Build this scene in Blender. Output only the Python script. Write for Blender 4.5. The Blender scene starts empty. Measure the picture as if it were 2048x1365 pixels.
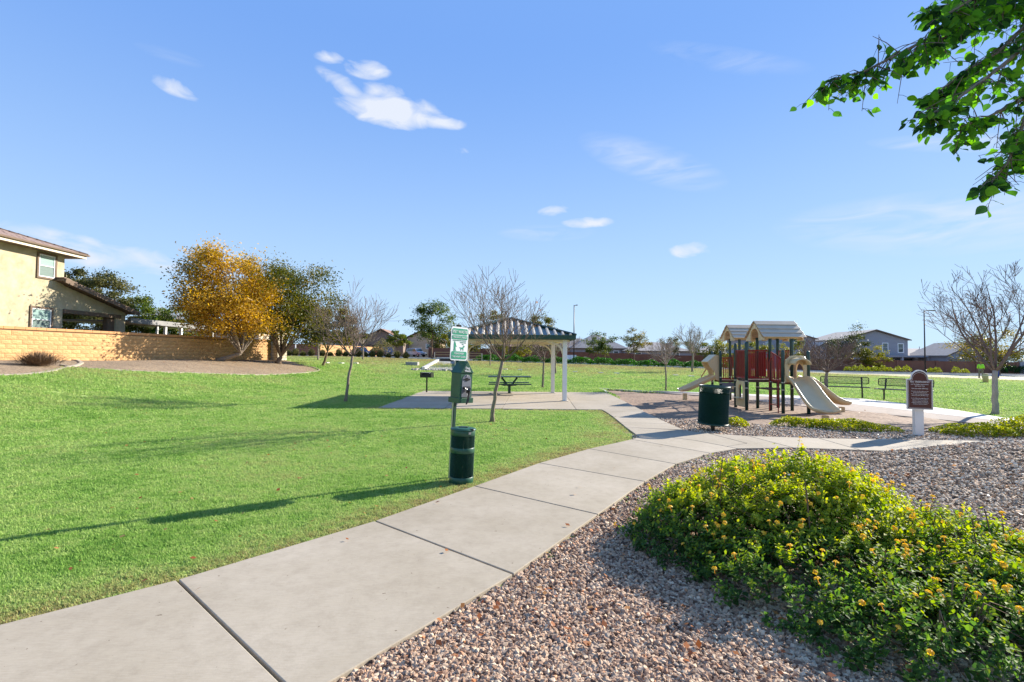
import bpy, math, random
import numpy as np
from mathutils import Vector, Matrix, noise as mnoise
R=math.radians
rng=np.random.default_rng(7); random.seed(7)
scene=bpy.context.scene; COL=scene.collection
# ------------------------------------------------------------------ camera, sky, sun, exposure
cd=bpy.data.cameras.new('camera'); cam=bpy.data.objects.new('camera',cd); COL.objects.link(cam); scene.camera=cam
cd.sensor_width=36; cd.lens=17.0; cd.clip_end=5000; cd.clip_start=0.05
cam.matrix_world=Matrix.Translation((0,0,1.65))@Matrix.Rotation(R(91.92),4,'X')@Matrix.Rotation(R(0.5),4,'Z')
SUN_AZ=R(58); SUN_EL=R(25)           # azimuth measured from +Y towards +X
sundir=Vector((math.sin(SUN_AZ)*math.cos(SUN_EL),math.cos(SUN_AZ)*math.cos(SUN_EL),math.sin(SUN_EL)))
sl=bpy.data.lights.new('sun','SUN'); sl.energy=5.0; sl.angle=R(0.5); sl.color=(1,.93,.82)
so=bpy.data.objects.new('sun',sl); COL.objects.link(so); so.rotation_euler=(-sundir).to_track_quat('-Z','Y').to_euler()
scene.view_settings.view_transform='Standard'; scene.view_settings.look='None'; scene.view_settings.gamma=1
scene.view_settings.use_curve_mapping=False; scene.view_settings.exposure=1.15
scene.cycles.max_bounces=6; scene.cycles.transparent_max_bounces=6; scene.cycles.use_denoising=True
w=bpy.data.worlds.new('World'); scene.world=w; w.use_nodes=True
def build_world():
    nt=w.node_tree; N=nt.nodes; L=nt.links; N.clear()
    out=N.new('ShaderNodeOutputWorld'); bg=N.new('ShaderNodeBackground'); bg.inputs['Strength'].default_value=.11
    sky=N.new('ShaderNodeTexSky'); sky.sky_type='NISHITA'; sky.sun_disc=False; sky.sun_elevation=SUN_EL; sky.sun_rotation=SUN_AZ
    sky.air_density=1.0; sky.dust_density=0.15; sky.ozone_density=2.2; sky.altitude=300
    tc=N.new('ShaderNodeTexCoord'); sep=N.new('ShaderNodeSeparateXYZ'); L.new(tc.outputs['Generated'],sep.inputs[0])
    def M(op,a,b=None,c=None,clamp=False):
        n=N.new('ShaderNodeMath'); n.operation=op; n.use_clamp=clamp
        for i,v in enumerate((a,b,c)):
            if v is None: continue
            if isinstance(v,(int,float)): n.inputs[i].default_value=v
            else: L.new(v,n.inputs[i])
        return n.outputs[0]
    x,y,z=sep.outputs
    # azimuth / elevation of the view direction
    az=M('ARCTAN2',x,y); hyp=M('SQRT',M('ADD',M('MULTIPLY',x,x),M('MULTIPLY',y,y))); el=M('ARCTAN2',z,hyp)
    comb=N.new('ShaderNodeCombineXYZ'); L.new(az,comb.inputs[0]); L.new(el,comb.inputs[1])
    def noise(scale,detail,sx=1,sy=1,rot=0,dist=0.0):
        mp=N.new('ShaderNodeMapping'); mp.inputs['Scale'].default_value=(sx,sy,1); mp.inputs['Rotation'].default_value=(0,0,rot); L.new(comb.outputs[0],mp.inputs[0])
        n=N.new('ShaderNodeTexNoise'); n.inputs['Scale'].default_value=scale; n.inputs['Detail'].default_value=detail; n.inputs['Distortion'].default_value=dist
        L.new(mp.outputs[0],n.inputs['Vector']); return n.outputs['Fac']
    n1=noise(17,7,1,2.0,0,.6); n2=noise(7,5,1,5,-.35,1.5)
    def blob(px,py,rx,ry,rot=0,flat=0.0):
        # px/py given as azimuth, elevation in degrees
        dx=M('SUBTRACT',az,R(px)); dy=M('SUBTRACT',el,R(py)); c,s=math.cos(rot),math.sin(rot)
        u=M('DIVIDE',M('ADD',M('MULTIPLY',dx,c),M('MULTIPLY',dy,s)),R(rx)); v=M('DIVIDE',M('SUBTRACT',M('MULTIPLY',dy,c),M('MULTIPLY',dx,s)),R(ry))
        d=M('ADD',M('MULTIPLY',u,u),M('MULTIPLY',v,v)); return M('MAXIMUM',M('SUBTRACT',1,d),0)
    acc=None
    for (a,e,rx,ry,rot,k) in [(-14.6,26.6,6.6,2.0,-.03,1.4),(-19.2,27.9,4.0,1.1,-.35,.95),(-9.6,26.0,4.4,.9,-.06,.95),(-17.3,30.0,3.0,1.1,0,.85),(-21.4,30.4,2.0,.7,0,.7),(-15.5,28.0,3.4,1.2,0,1.0),
        (-35.6,24.5,2.4,.9,-.25,.8),(9.0,15.6,3.6,.75,0,1.0),(5.0,17,2.6,.8,.1,.75),(20.2,12.0,2.6,1.0,0,.8),(-41,9.0,10,1.7,-.1,.62),(-6.4,23.2,1.2,.5,0,.5)]:
        b=M('MULTIPLY',blob(a,e,rx,ry,rot),k); acc=b if acc is None else M('MAXIMUM',acc,b)
    dens=M('MULTIPLY',M('SUBTRACT',M('ADD',M('POWER',acc,.8),M('MULTIPLY',n1,2.0)),1.30),1.3,clamp=True)
    dens=M('MULTIPLY',dens,M('MINIMUM',M('MULTIPLY',acc,3),1),clamp=True)
    # thin cirrus streaks
    cir=None
    for (a,e,rx,ry,rot,k) in [(16,21.5,9,2.2,-.35,.55),(24,30,9,1.2,-.3,.3),(42,12,14,3.0,-.12,.7),(43,18.5,7,.8,-.25,.75),(4,14.5,6,1.0,0,.5),(-36,27,3,.6,0,.2)]:
        b=M('MULTIPLY',blob(a,e,rx,ry,rot),k); cir=b if cir is None else M('MAXIMUM',cir,b)
    cird=M('MULTIPLY',M('MULTIPLY',cir,M('SUBTRACT',n2,.33)),2.2,clamp=True)
    tot=M('MULTIPLY',M('MAXIMUM',dens,cird),.93)
    mix=N.new('ShaderNodeMix'); mix.data_type='RGBA'; L.new(tot,mix.inputs['Factor'])
    tint=N.new('ShaderNodeMix'); tint.data_type='RGBA'; tint.blend_type='MULTIPLY'; tint.inputs['Factor'].default_value=1
    L.new(sky.outputs[0],tint.inputs['A']); tint.inputs['B'].default_value=SKY_TINT
    zen=N.new('ShaderNodeMix'); zen.data_type='RGBA'; zen.inputs['Factor'].default_value=SKY_EVEN; L.new(tint.outputs['Result'],zen.inputs['A']); zen.inputs['B'].default_value=ZEN
    # the air is thicker towards the horizon: pale veil
    el_n=M('DIVIDE',M('MAXIMUM',el,0),R(34),clamp=True); veil=M('MULTIPLY',M('POWER',M('SUBTRACT',1,el_n),1.6),VEIL[3])
    vm=N.new('ShaderNodeMix'); vm.data_type='RGBA'; L.new(veil,vm.inputs['Factor']); L.new(zen.outputs['Result'],vm.inputs['A']); vm.inputs['B'].default_value=(VEIL[0],VEIL[1],VEIL[2],1)
    L.new(vm.outputs['Result'],mix.inputs['A']); mix.inputs['B'].default_value=CLOUD
    L.new(mix.outputs['Result'],bg.inputs['Color']); L.new(bg.outputs[0],out.inputs[0])
SKY_TINT=(.8,.8,.8,1); SKY_EVEN=.84; ZEN=(.86,1.80,4.05,1); VEIL=(2.7,3.7,4.6,.95); CLOUD=(3.5,3.7,4.1,1)
build_world()
# ------------------------------------------------------------------ terrain
def sm(t): t=np.clip(t,0,1); return t*t*(3-2*t)
FX=[-700,-60,-20,0,15,45,80,120,700]; FZ=[1.6,1.6,1.5,.95,.62,-.12,-.45,-.5,-.5]
def zt(X,Y):
    X=np.asarray(X,float); Y=np.asarray(Y,float)
    sL=1.32*sm((-X-8)/12); F=np.interp(X,FX,FZ); t=sm((Y-27)/33)
    z=sL*(1-t)+F*t
    z=z+.43*sm((X-3.3)/4.6)*sm((8.3-Y)/.9)
    z=z+.025*np.sin(X*.9+1)*np.sin(Y*.7)*sm((np.hypot(X,Y)-12)/10)*(1-sm((Y-15)/2)*sm((24-Y)/2)*sm((X+5.5)/1)*sm((16-X)/2))
    return z
def z1(x,y): return float(zt(x,y))
def pip(X,Y,poly):
    ins=np.zeros(np.shape(X),bool); n=len(poly)
    for i in range(n):
        x0,y0=poly[i]; x1,y1=poly[(i+1)%n]
        c=((y0>Y)!=(y1>Y)); 
        with np.errstate(divide='ignore',invalid='ignore'): xi=(x1-x0)*(Y-y0)/(y1-y0+1e-12)+x0
        ins^=c&(X<xi)
    return ins
PATH_L=[(-6.4,.1),(-4.9,1.25),(-3.62,2.42),(-2.4,3.54),(-1.34,4.82),(-.46,6.14),(.43,7.5),(1.39,8.70),(2.41,9.74)]
PATH_R=[(-5.1,-1.1),(-3.55,.08),(-2.2,1.2),(-.98,2.33),(.03,3.67),(.91,5.07),(1.77,6.43),(2.54,7.51),(3.43,8.39)]
BR_F=[(3.78,10.95),(5.01,10.3),(6.37,10.09),(7.9,10.0),(9.6,9.95),(12,9.95),(16,10.1)]
BR_N=[(3.43,8.39),(4.11,8.84),(5.2,8.98),(6.31,8.8),(8.0,8.55),(9.8,8.45),(12,8.4),(16,8.4)]
NL=[(2.64,10.05),(2.69,11.4),(2.74,12.23),(2.82,13.56),(2.85,14.85),(2.8,15.25)]
NR=[(3.93,10.85),(3.95,11.1),(3.95,12.13),(4.0,13.31),(4.05,14.88),(4.15,15.9)]
PIT=[(3.8,13.6),(3.95,16.2),(4.4,20.2),(4.62,22.8),(4.66,25.5),(6.1,24.4),(7.4,23.6),(8.85,22.5),(9.9,21.0),(10.6,18.9),(11.3,16.9),(12.0,15.3),(12.6,14.1),(12.95,12.9),(13.1,11.7),(11,11.35),(8.84,11.45),(6.5,12.2)]
INNER=[(7.0,23.95),(7.55,23.5),(8.7,22.3),(9.6,20.85),(10.2,18.75),(11.0,16.75),(11.7,15.15),(12.35,13.95),(12.7,12.8),(12.9,11.7)]
MID=[(7.0,23.98),(7.75,23.6),(9.2,22.6),(10.6,21.4),(11.7,20.0),(12.4,18.3),(12.75,16.5),(12.9,14.9),(13.15,13.6),(13.3,12.0)]
OUTER=[(7.0,24.02),(7.85,23.75),(9.6,23.0),(11.4,22.2),(13.5,21.4),(14.7,20.2),(14.75,17.9),(14.55,15.8),(14.1,14.0),(14.2,12.0)]
GRAV_R=PATH_R+BR_N[1:]+[(34,8.4),(34,-12),(-6,-12)]
GRAV_M=[(3.43,8.39),(2.4,9.7),(2.75,10.9),(3.8,13.6),(6.5,12.2),(8.84,11.45),(11,11.35),(12.8,11.7),(14.3,11.9),(34,12),(34,8.3),(16,8.3)]
CURB_A=[(-16.5,8.0),(-15.9,12.0),(-15.65,14.9),(-15.7,15.8),(-16.0,16.8),(-17.1,18.75),(-18.2,20.5),(-20.5,22.6)]
CURB_B=[(-17.6,18.9),(-16.9,18.8),(-16.35,19.3),(-15.83,19.9),(-15.12,21.15),(-14.56,22.65),(-13.69,25.35),(-13.19,27.6),(-12.98,30.4),(-13.32,33.6),(-14.29,34.8),(-15.3,35.2)]
GRAV_L=CURB_A[:6]+CURB_B[1:]+[(-17.2,37.8),(-22,38),(-60,38),(-60,9)]
PATH_ALL=PATH_L+[(2.64,10.05)]+NL+[(-4.2,15.3),(-4.2,22.9),(4.5,22.9)]+NR[::-1]+BR_F+BR_N[::-1][:-1]+PATH_R[::-1]
STREET0,STREET1=67.0,76.0
def region(X,Y):
    r=np.zeros(np.shape(X),int)                     # 0 lawn
    r[pip(X,Y,GRAV_R)|pip(X,Y,GRAV_M)]=1            # 1 gravel
    r[pip(X,Y,GRAV_L)]=4                            # 4 fine gravel of the side bed
    r[pip(X,Y,PIT)|pip(X,Y,OUTER+INNER[::-1])]=2
    r[((Y>66.6)&(X<200))|((Y>61)&(X<-24))]=4
    r[(Y>STREET0)&(Y<STREET1)]=3
    return r
def on_path(X,Y): return pip(X,Y,PATH_ALL)|pip(X,Y,OUTER+INNER[::-1])
# ------------------------------------------------------------------ materials
def mat(name,col,rough=.8,var=None,scale=5,detail=6,bump=0,bscale=None,spec=.5,metal=0,stretch=(1,1,1),rand=0,obj=True,extra=None):
    m=bpy.data.materials.new(name); m.use_nodes=True; nt=m.node_tree; N=nt.nodes; L=nt.links
    p=N['Principled BSDF']; p.inputs['Base Color'].default_value=(*col,1); p.inputs['Roughness'].default_value=rough
    p.inputs['Specular IOR Level'].default_value=spec; p.inputs['Metallic'].default_value=metal
    tc=N.new('ShaderNodeTexCoord'); mp=N.new('ShaderNodeMapping'); mp.inputs['Scale'].default_value=stretch
    L.new(tc.outputs['Object' if obj else 'Generated'],mp.inputs[0]); cur=None
    if var is not None:
        n=N.new('ShaderNodeTexNoise'); n.inputs['Scale'].default_value=scale; n.inputs['Detail'].default_value=detail; n.inputs['Roughness'].default_value=.65
        L.new(mp.outputs[0],n.inputs['Vector']); cr=N.new('ShaderNodeValToRGB'); L.new(n.outputs['Fac'],cr.inputs[0])
        cr.color_ramp.elements[0].position=.32; cr.color_ramp.elements[1].position=.68
        cr.color_ramp.elements[0].color=(*col,1); cr.color_ramp.elements[1].color=(*var,1); cur=cr.outputs[0]; L.new(cur,p.inputs['Base Color'])
    if rand:
        oi=N.new('ShaderNodeObjectInfo'); hs=N.new('ShaderNodeHueSaturation'); mr=N.new('ShaderNodeMapRange'); L.new(oi.outputs['Random'],mr.inputs['Value'])
        mr.inputs['To Min'].default_value=1-rand; mr.inputs['To Max'].default_value=1+rand; L.new(mr.outputs[0],hs.inputs['Value'])
        if cur is None: hs.inputs['Color'].default_value=(*col,1)
        else: L.new(cur,hs.inputs['Color'])
        L.new(hs.outputs[0],p.inputs['Base Color'])
    if bump:
        n=N.new('ShaderNodeTexNoise'); n.inputs['Scale'].default_value=bscale or scale*4; n.inputs['Detail'].default_value=6
        L.new(mp.outputs[0],n.inputs['Vector']); b=N.new('ShaderNodeBump'); b.inputs['Strength'].default_value=bump; b.inputs['Distance'].default_value=.02
        L.new(n.outputs['Fac'],b.inputs['Height']); L.new(b.outputs[0],p.inputs['Normal'])
    return m
def ramp(N,els):
    cr=N.new('ShaderNodeValToRGB'); e=cr.color_ramp.elements
    while len(e)<len(els): e.new(.5)
    for q,(pos,c) in zip(e,els): q.position=pos; q.color=(*c,1)
    return cr
def leaf_mat(name,cols,trans=.45,rough=.5,gloss=.3):
    """tint attribute (0..1) picks the colour of each leaf"""
    m=bpy.data.materials.new(name); m.use_nodes=True; nt=m.node_tree; N=nt.nodes; L=nt.links
    p=N['Principled BSDF']; at=N.new('ShaderNodeAttribute'); at.attribute_name='tint'
    oi=N.new('ShaderNodeObjectInfo'); ad=N.new('ShaderNodeMath'); ad.operation='ADD'; L.new(at.outputs['Fac'],ad.inputs[0])
    mm=N.new('ShaderNodeMath'); mm.operation='MULTIPLY'; mm.inputs[1].default_value=.0; L.new(oi.outputs['Random'],mm.inputs[0]); L.new(mm.outputs[0],ad.inputs[1])
    cr=ramp(N,cols); L.new(ad.outputs[0],cr.inputs[0]); L.new(cr.outputs[0],p.inputs['Base Color'])
    p.inputs['Roughness'].default_value=rough; p.inputs['Specular IOR Level'].default_value=gloss
    tr=N.new('ShaderNodeBsdfTranslucent'); g=N.new('ShaderNodeHueSaturation'); g.inputs['Saturation'].default_value=1.15; g.inputs['Value'].default_value=1.5
    L.new(cr.outputs[0],g.inputs['Color']); L.new(g.outputs[0],tr.inputs['Color'])
    mx=N.new('ShaderNodeMixShader'); mx.inputs[0].default_value=trans; L.new(p.outputs[0],mx.inputs[1]); L.new(tr.outputs[0],mx.inputs[2])
    L.new(mx.outputs[0],N['Material Output'].inputs[0]); return m
def world_noise(N,L,scale,detail=4,rough=.6):
    g=N.new('ShaderNodeNewGeometry'); n=N.new('ShaderNodeTexNoise'); n.inputs['Scale'].default_value=scale; n.inputs['Detail'].default_value=detail; n.inputs['Roughness'].default_value=rough
    L.new(g.outputs['Position'],n.inputs['Vector']); return n.outputs['Fac'],g.outputs['Position']
def grass_mat(name,blade):
    m=bpy.data.materials.new(name); m.use_nodes=True; nt=m.node_tree; N=nt.nodes; L=nt.links; p=N['Principled BSDF']
    def M(op,a,b=None,clamp=False):
        n=N.new('ShaderNodeMath'); n.operation=op; n.use_clamp=clamp
        for i,v in enumerate((a,b)):
            if v is None: continue
            if isinstance(v,(int,float)): n.inputs[i].default_value=v
            else: L.new(v,n.inputs[i])
        return n.outputs[0]
    f1,pos=world_noise(N,L,.35,5); f2,_=world_noise(N,L,2.2,5,.7); f3,_=world_noise(N,L,(30 if not blade else 14),5,.75)
    sp=N.new('ShaderNodeSeparateXYZ'); L.new(pos,sp.inputs[0])
    rim=M('MULTIPLY',M('SUBTRACT',sp.outputs[1],33),1/22,clamp=True)      # the higher rim of the basin is drier
    lft=M('MULTIPLY',M('SUBTRACT',M('MULTIPLY',sp.outputs[0],-1),9.5),1/14,clamp=True)
    f4,_=world_noise(N,L,7,4,.8); v=M('ADD',M('ADD',M('MULTIPLY',f1,.62),M('MULTIPLY',f2,.42)),M('MULTIPLY',M('SUBTRACT',f4,.55),.40)); v=M('ADD',v,M('MULTIPLY',M('MAXIMUM',rim,M('MULTIPLY',lft,.35)),.30))
    at=N.new('ShaderNodeAttribute'); at.attribute_type='INSTANCER' if blade else 'GEOMETRY'; at.attribute_name='dry'; v=M('ADD',v,M('MULTIPLY',at.outputs['Fac'],.35))
    if blade:
        oi=N.new('ShaderNodeObjectInfo'); v=M('ADD',v,M('MULTIPLY',M('SUBTRACT',oi.outputs['Random'],.5),.16))
    cr=ramp(N,[(.28,(.14,.30,.05)),(.42,(.28,.46,.09)),(.56,(.43,.56,.17)),(.70,(.41,.43,.15)),(.95,(.42,.30,.14))]); L.new(v,cr.inputs[0])
    if blade: col=cr.outputs[0]
    else:
        mx=N.new('ShaderNodeMix'); mx.data_type='RGBA'; mx.blend_type='MULTIPLY'; mx.inputs['Factor'].default_value=1; L.new(cr.outputs[0],mx.inputs['A'])
        c2=ramp(N,[(.35,(.45,.42,.4)),(.6,(1,1,1))]); L.new(f3,c2.inputs[0]); L.new(c2.outputs[0],mx.inputs['B']); col=mx.outputs['Result']
        b=N.new('ShaderNodeBump'); b.inputs['Strength'].default_value=.7; b.inputs['Distance'].default_value=.04; L.new(f3,b.inputs['Height']); L.new(b.outputs[0],p.inputs['Normal'])
    L.new(col,p.inputs['Base Color']); p.inputs['Roughness'].default_value=.7; p.inputs['Specular IOR Level'].default_value=.2
    if blade:
        tr=N.new('ShaderNodeBsdfTranslucent'); L.new(col,tr.inputs['Color']); ms=N.new('ShaderNodeMixShader'); ms.inputs[0].default_value=.45
        L.new(p.outputs[0],ms.inputs[1]); L.new(tr.outputs[0],ms.inputs[2]); L.new(ms.outputs[0],N['Material Output'].inputs[0])
    return m
STONE_COLS=[(.0,(.07,.04,.025)),(.22,(.22,.13,.08)),(.45,(.36,.23,.15)),(.62,(.45,.34,.24)),(.78,(.30,.22,.16)),(.9,(.62,.48,.34)),(1,(.42,.18,.08))]
def gravel_mat(name,cells,cols,bump=.8,shade=.5):
    m=bpy.data.materials.new(name); m.use_nodes=True; nt=m.node_tree; N=nt.nodes; L=nt.links; p=N['Principled BSDF']; p.inputs['Roughness'].default_value=.9
    g=N.new('ShaderNodeNewGeometry'); v=N.new('ShaderNodeTexVoronoi'); v.inputs['Scale'].default_value=cells; L.new(g.outputs['Position'],v.inputs['Vector'])
    s=N.new('ShaderNodeSeparateColor'); L.new(v.outputs['Color'],s.inputs[0]); cr=ramp(N,cols); L.new(s.outputs[0],cr.inputs[0])
    f,_=world_noise(N,L,.5,5); mx=N.new('ShaderNodeMix'); mx.data_type='RGBA'; mx.blend_type='MULTIPLY'; mx.inputs['Factor'].default_value=1
    c2=ramp(N,[(.3,(.8,.78,.76)),(.7,(1.1,1.08,1.05))]); L.new(f,c2.inputs[0]); L.new(cr.outputs[0],mx.inputs['A']); L.new(c2.outputs[0],mx.inputs['B']); L.new(mx.outputs['Result'],p.inputs['Base Color'])
    b=N.new('ShaderNodeBump'); b.invert=True; b.inputs['Strength'].default_value=bump; b.inputs['Distance'].default_value=.02; L.new(v.outputs['Distance'],b.inputs['Height']); L.new(b.outputs[0],p.inputs['Normal'])
    return m
def stone_mat():
    m=bpy.data.materials.new('crushed_stone'); m.use_nodes=True; nt=m.node_tree; N=nt.nodes; L=nt.links; p=N['Principled BSDF']; p.inputs['Roughness'].default_value=.85
    oi=N.new('ShaderNodeObjectInfo'); f,_=world_noise(N,L,.8,3); g=N.new('ShaderNodeNewGeometry'); sp=N.new('ShaderNodeSeparateXYZ'); L.new(g.outputs['Position'],sp.inputs[0])
    mr=N.new('ShaderNodeMapRange'); mr.inputs['From Min'].default_value=1.2; mr.inputs['From Max'].default_value=3.2; mr.inputs['To Max'].default_value=1
    L.new(sp.outputs[0],mr.inputs['Value'])
    ca=ramp(N,[(0,(.07,.035,.02)),(.2,(.23,.13,.08)),(.4,(.38,.235,.15)),(.6,(.50,.345,.225)),(.8,(.34,.25,.18)),(.95,(.74,.56,.38)),(1,(.52,.20,.07))])
    cb=ramp(N,[(0,(.12,.08,.055)),(.2,(.30,.21,.14)),(.5,(.50,.37,.25)),(.7,(.64,.51,.37)),(.9,(.80,.68,.51)),(1,(.55,.28,.12))])
    L.new(oi.outputs['Random'],ca.inputs[0]); L.new(oi.outputs['Random'],cb.inputs[0])
    mx=N.new('ShaderNodeMix'); mx.data_type='RGBA'; L.new(mr.outputs[0],mx.inputs['Factor']); L.new(ca.outputs[0],mx.inputs['A']); L.new(cb.outputs[0],mx.inputs['B'])
    L.new(mx.outputs['Result'],p.inputs['Base Color']); return m
def concrete_mat(name,c1,c2,bump=.15):
    m=bpy.data.materials.new(name); m.use_nodes=True; nt=m.node_tree; N=nt.nodes; L=nt.links; p=N['Principled BSDF']; p.inputs['Roughness'].default_value=.85; p.inputs['Specular IOR Level'].default_value=.3
    f1,_=world_noise(N,L,.9,6,.6); f2,_=world_noise(N,L,60,4,.7); f3,_=world_noise(N,L,9,6,.8)
    cr=ramp(N,[(.35,c1),(.65,c2)]); L.new(f1,cr.inputs[0])
    mx=N.new('ShaderNodeMix'); mx.data_type='RGBA'; mx.blend_type='MULTIPLY'; mx.inputs['Factor'].default_value=1
    c=ramp(N,[(.3,(.86,.85,.84)),(.55,(1,1,1)),(.8,(1.04,1.03,1.02))]); L.new(f3,c.inputs[0]); L.new(cr.outputs[0],mx.inputs['A']); L.new(c.outputs[0],mx.inputs['B'])
    oi=N.new('ShaderNodeObjectInfo'); mr=N.new('ShaderNodeMapRange'); mr.inputs['To Min'].default_value=.93; mr.inputs['To Max'].default_value=1.05; L.new(oi.outputs['Random'],mr.inputs['Value'])
    hs=N.new('ShaderNodeHueSaturation'); L.new(mr.outputs[0],hs.inputs['Value']); L.new(mx.outputs['Result'],hs.inputs['Color']); L.new(hs.outputs[0],p.inputs['Base Color'])
    g2=N.new('ShaderNodeNewGeometry'); mp=N.new('ShaderNodeMapping'); mp.inputs['Rotation'].default_value=(0,0,.65); mp.inputs['Scale'].default_value=(3,55,1); L.new(g2.outputs['Position'],mp.inputs[0]); br=N.new('ShaderNodeTexNoise'); br.inputs['Scale'].default_value=4; br.inputs['Detail'].default_value=4; L.new(mp.outputs[0],br.inputs['Vector'])
    st=ramp(N,[(.34,(.90,.885,.87)),(.6,(1,1,1))]); L.new(br.outputs['Fac'],st.inputs[0]); m3=N.new('ShaderNodeMix'); m3.data_type='RGBA'; m3.blend_type='MULTIPLY'; m3.inputs['Factor'].default_value=1; L.new(mx.outputs['Result'],m3.inputs['A']); L.new(st.outputs[0],m3.inputs['B']); sp_,_=world_noise(N,L,26,2,.5); spk=ramp(N,[(.235,(.4,.35,.3)),(.26,(1,1,1))]); L.new(sp_,spk.inputs[0]); m4=N.new('ShaderNodeMix'); m4.data_type='RGBA'; m4.blend_type='MULTIPLY'; m4.inputs['Factor'].default_value=1; L.new(m3.outputs['Result'],m4.inputs['A']); L.new(spk.outputs[0],m4.inputs['B']); mx=m4
    oi=oi; L.new(mx.outputs['Result'],hs.inputs['Color'])
    b=N.new('ShaderNodeBump'); b.inputs['Strength'].default_value=bump; b.inputs['Distance'].default_value=.004; L.new(f2,b.inputs['Height']); L.new(b.outputs[0],p.inputs['Normal'])
    return m
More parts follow.
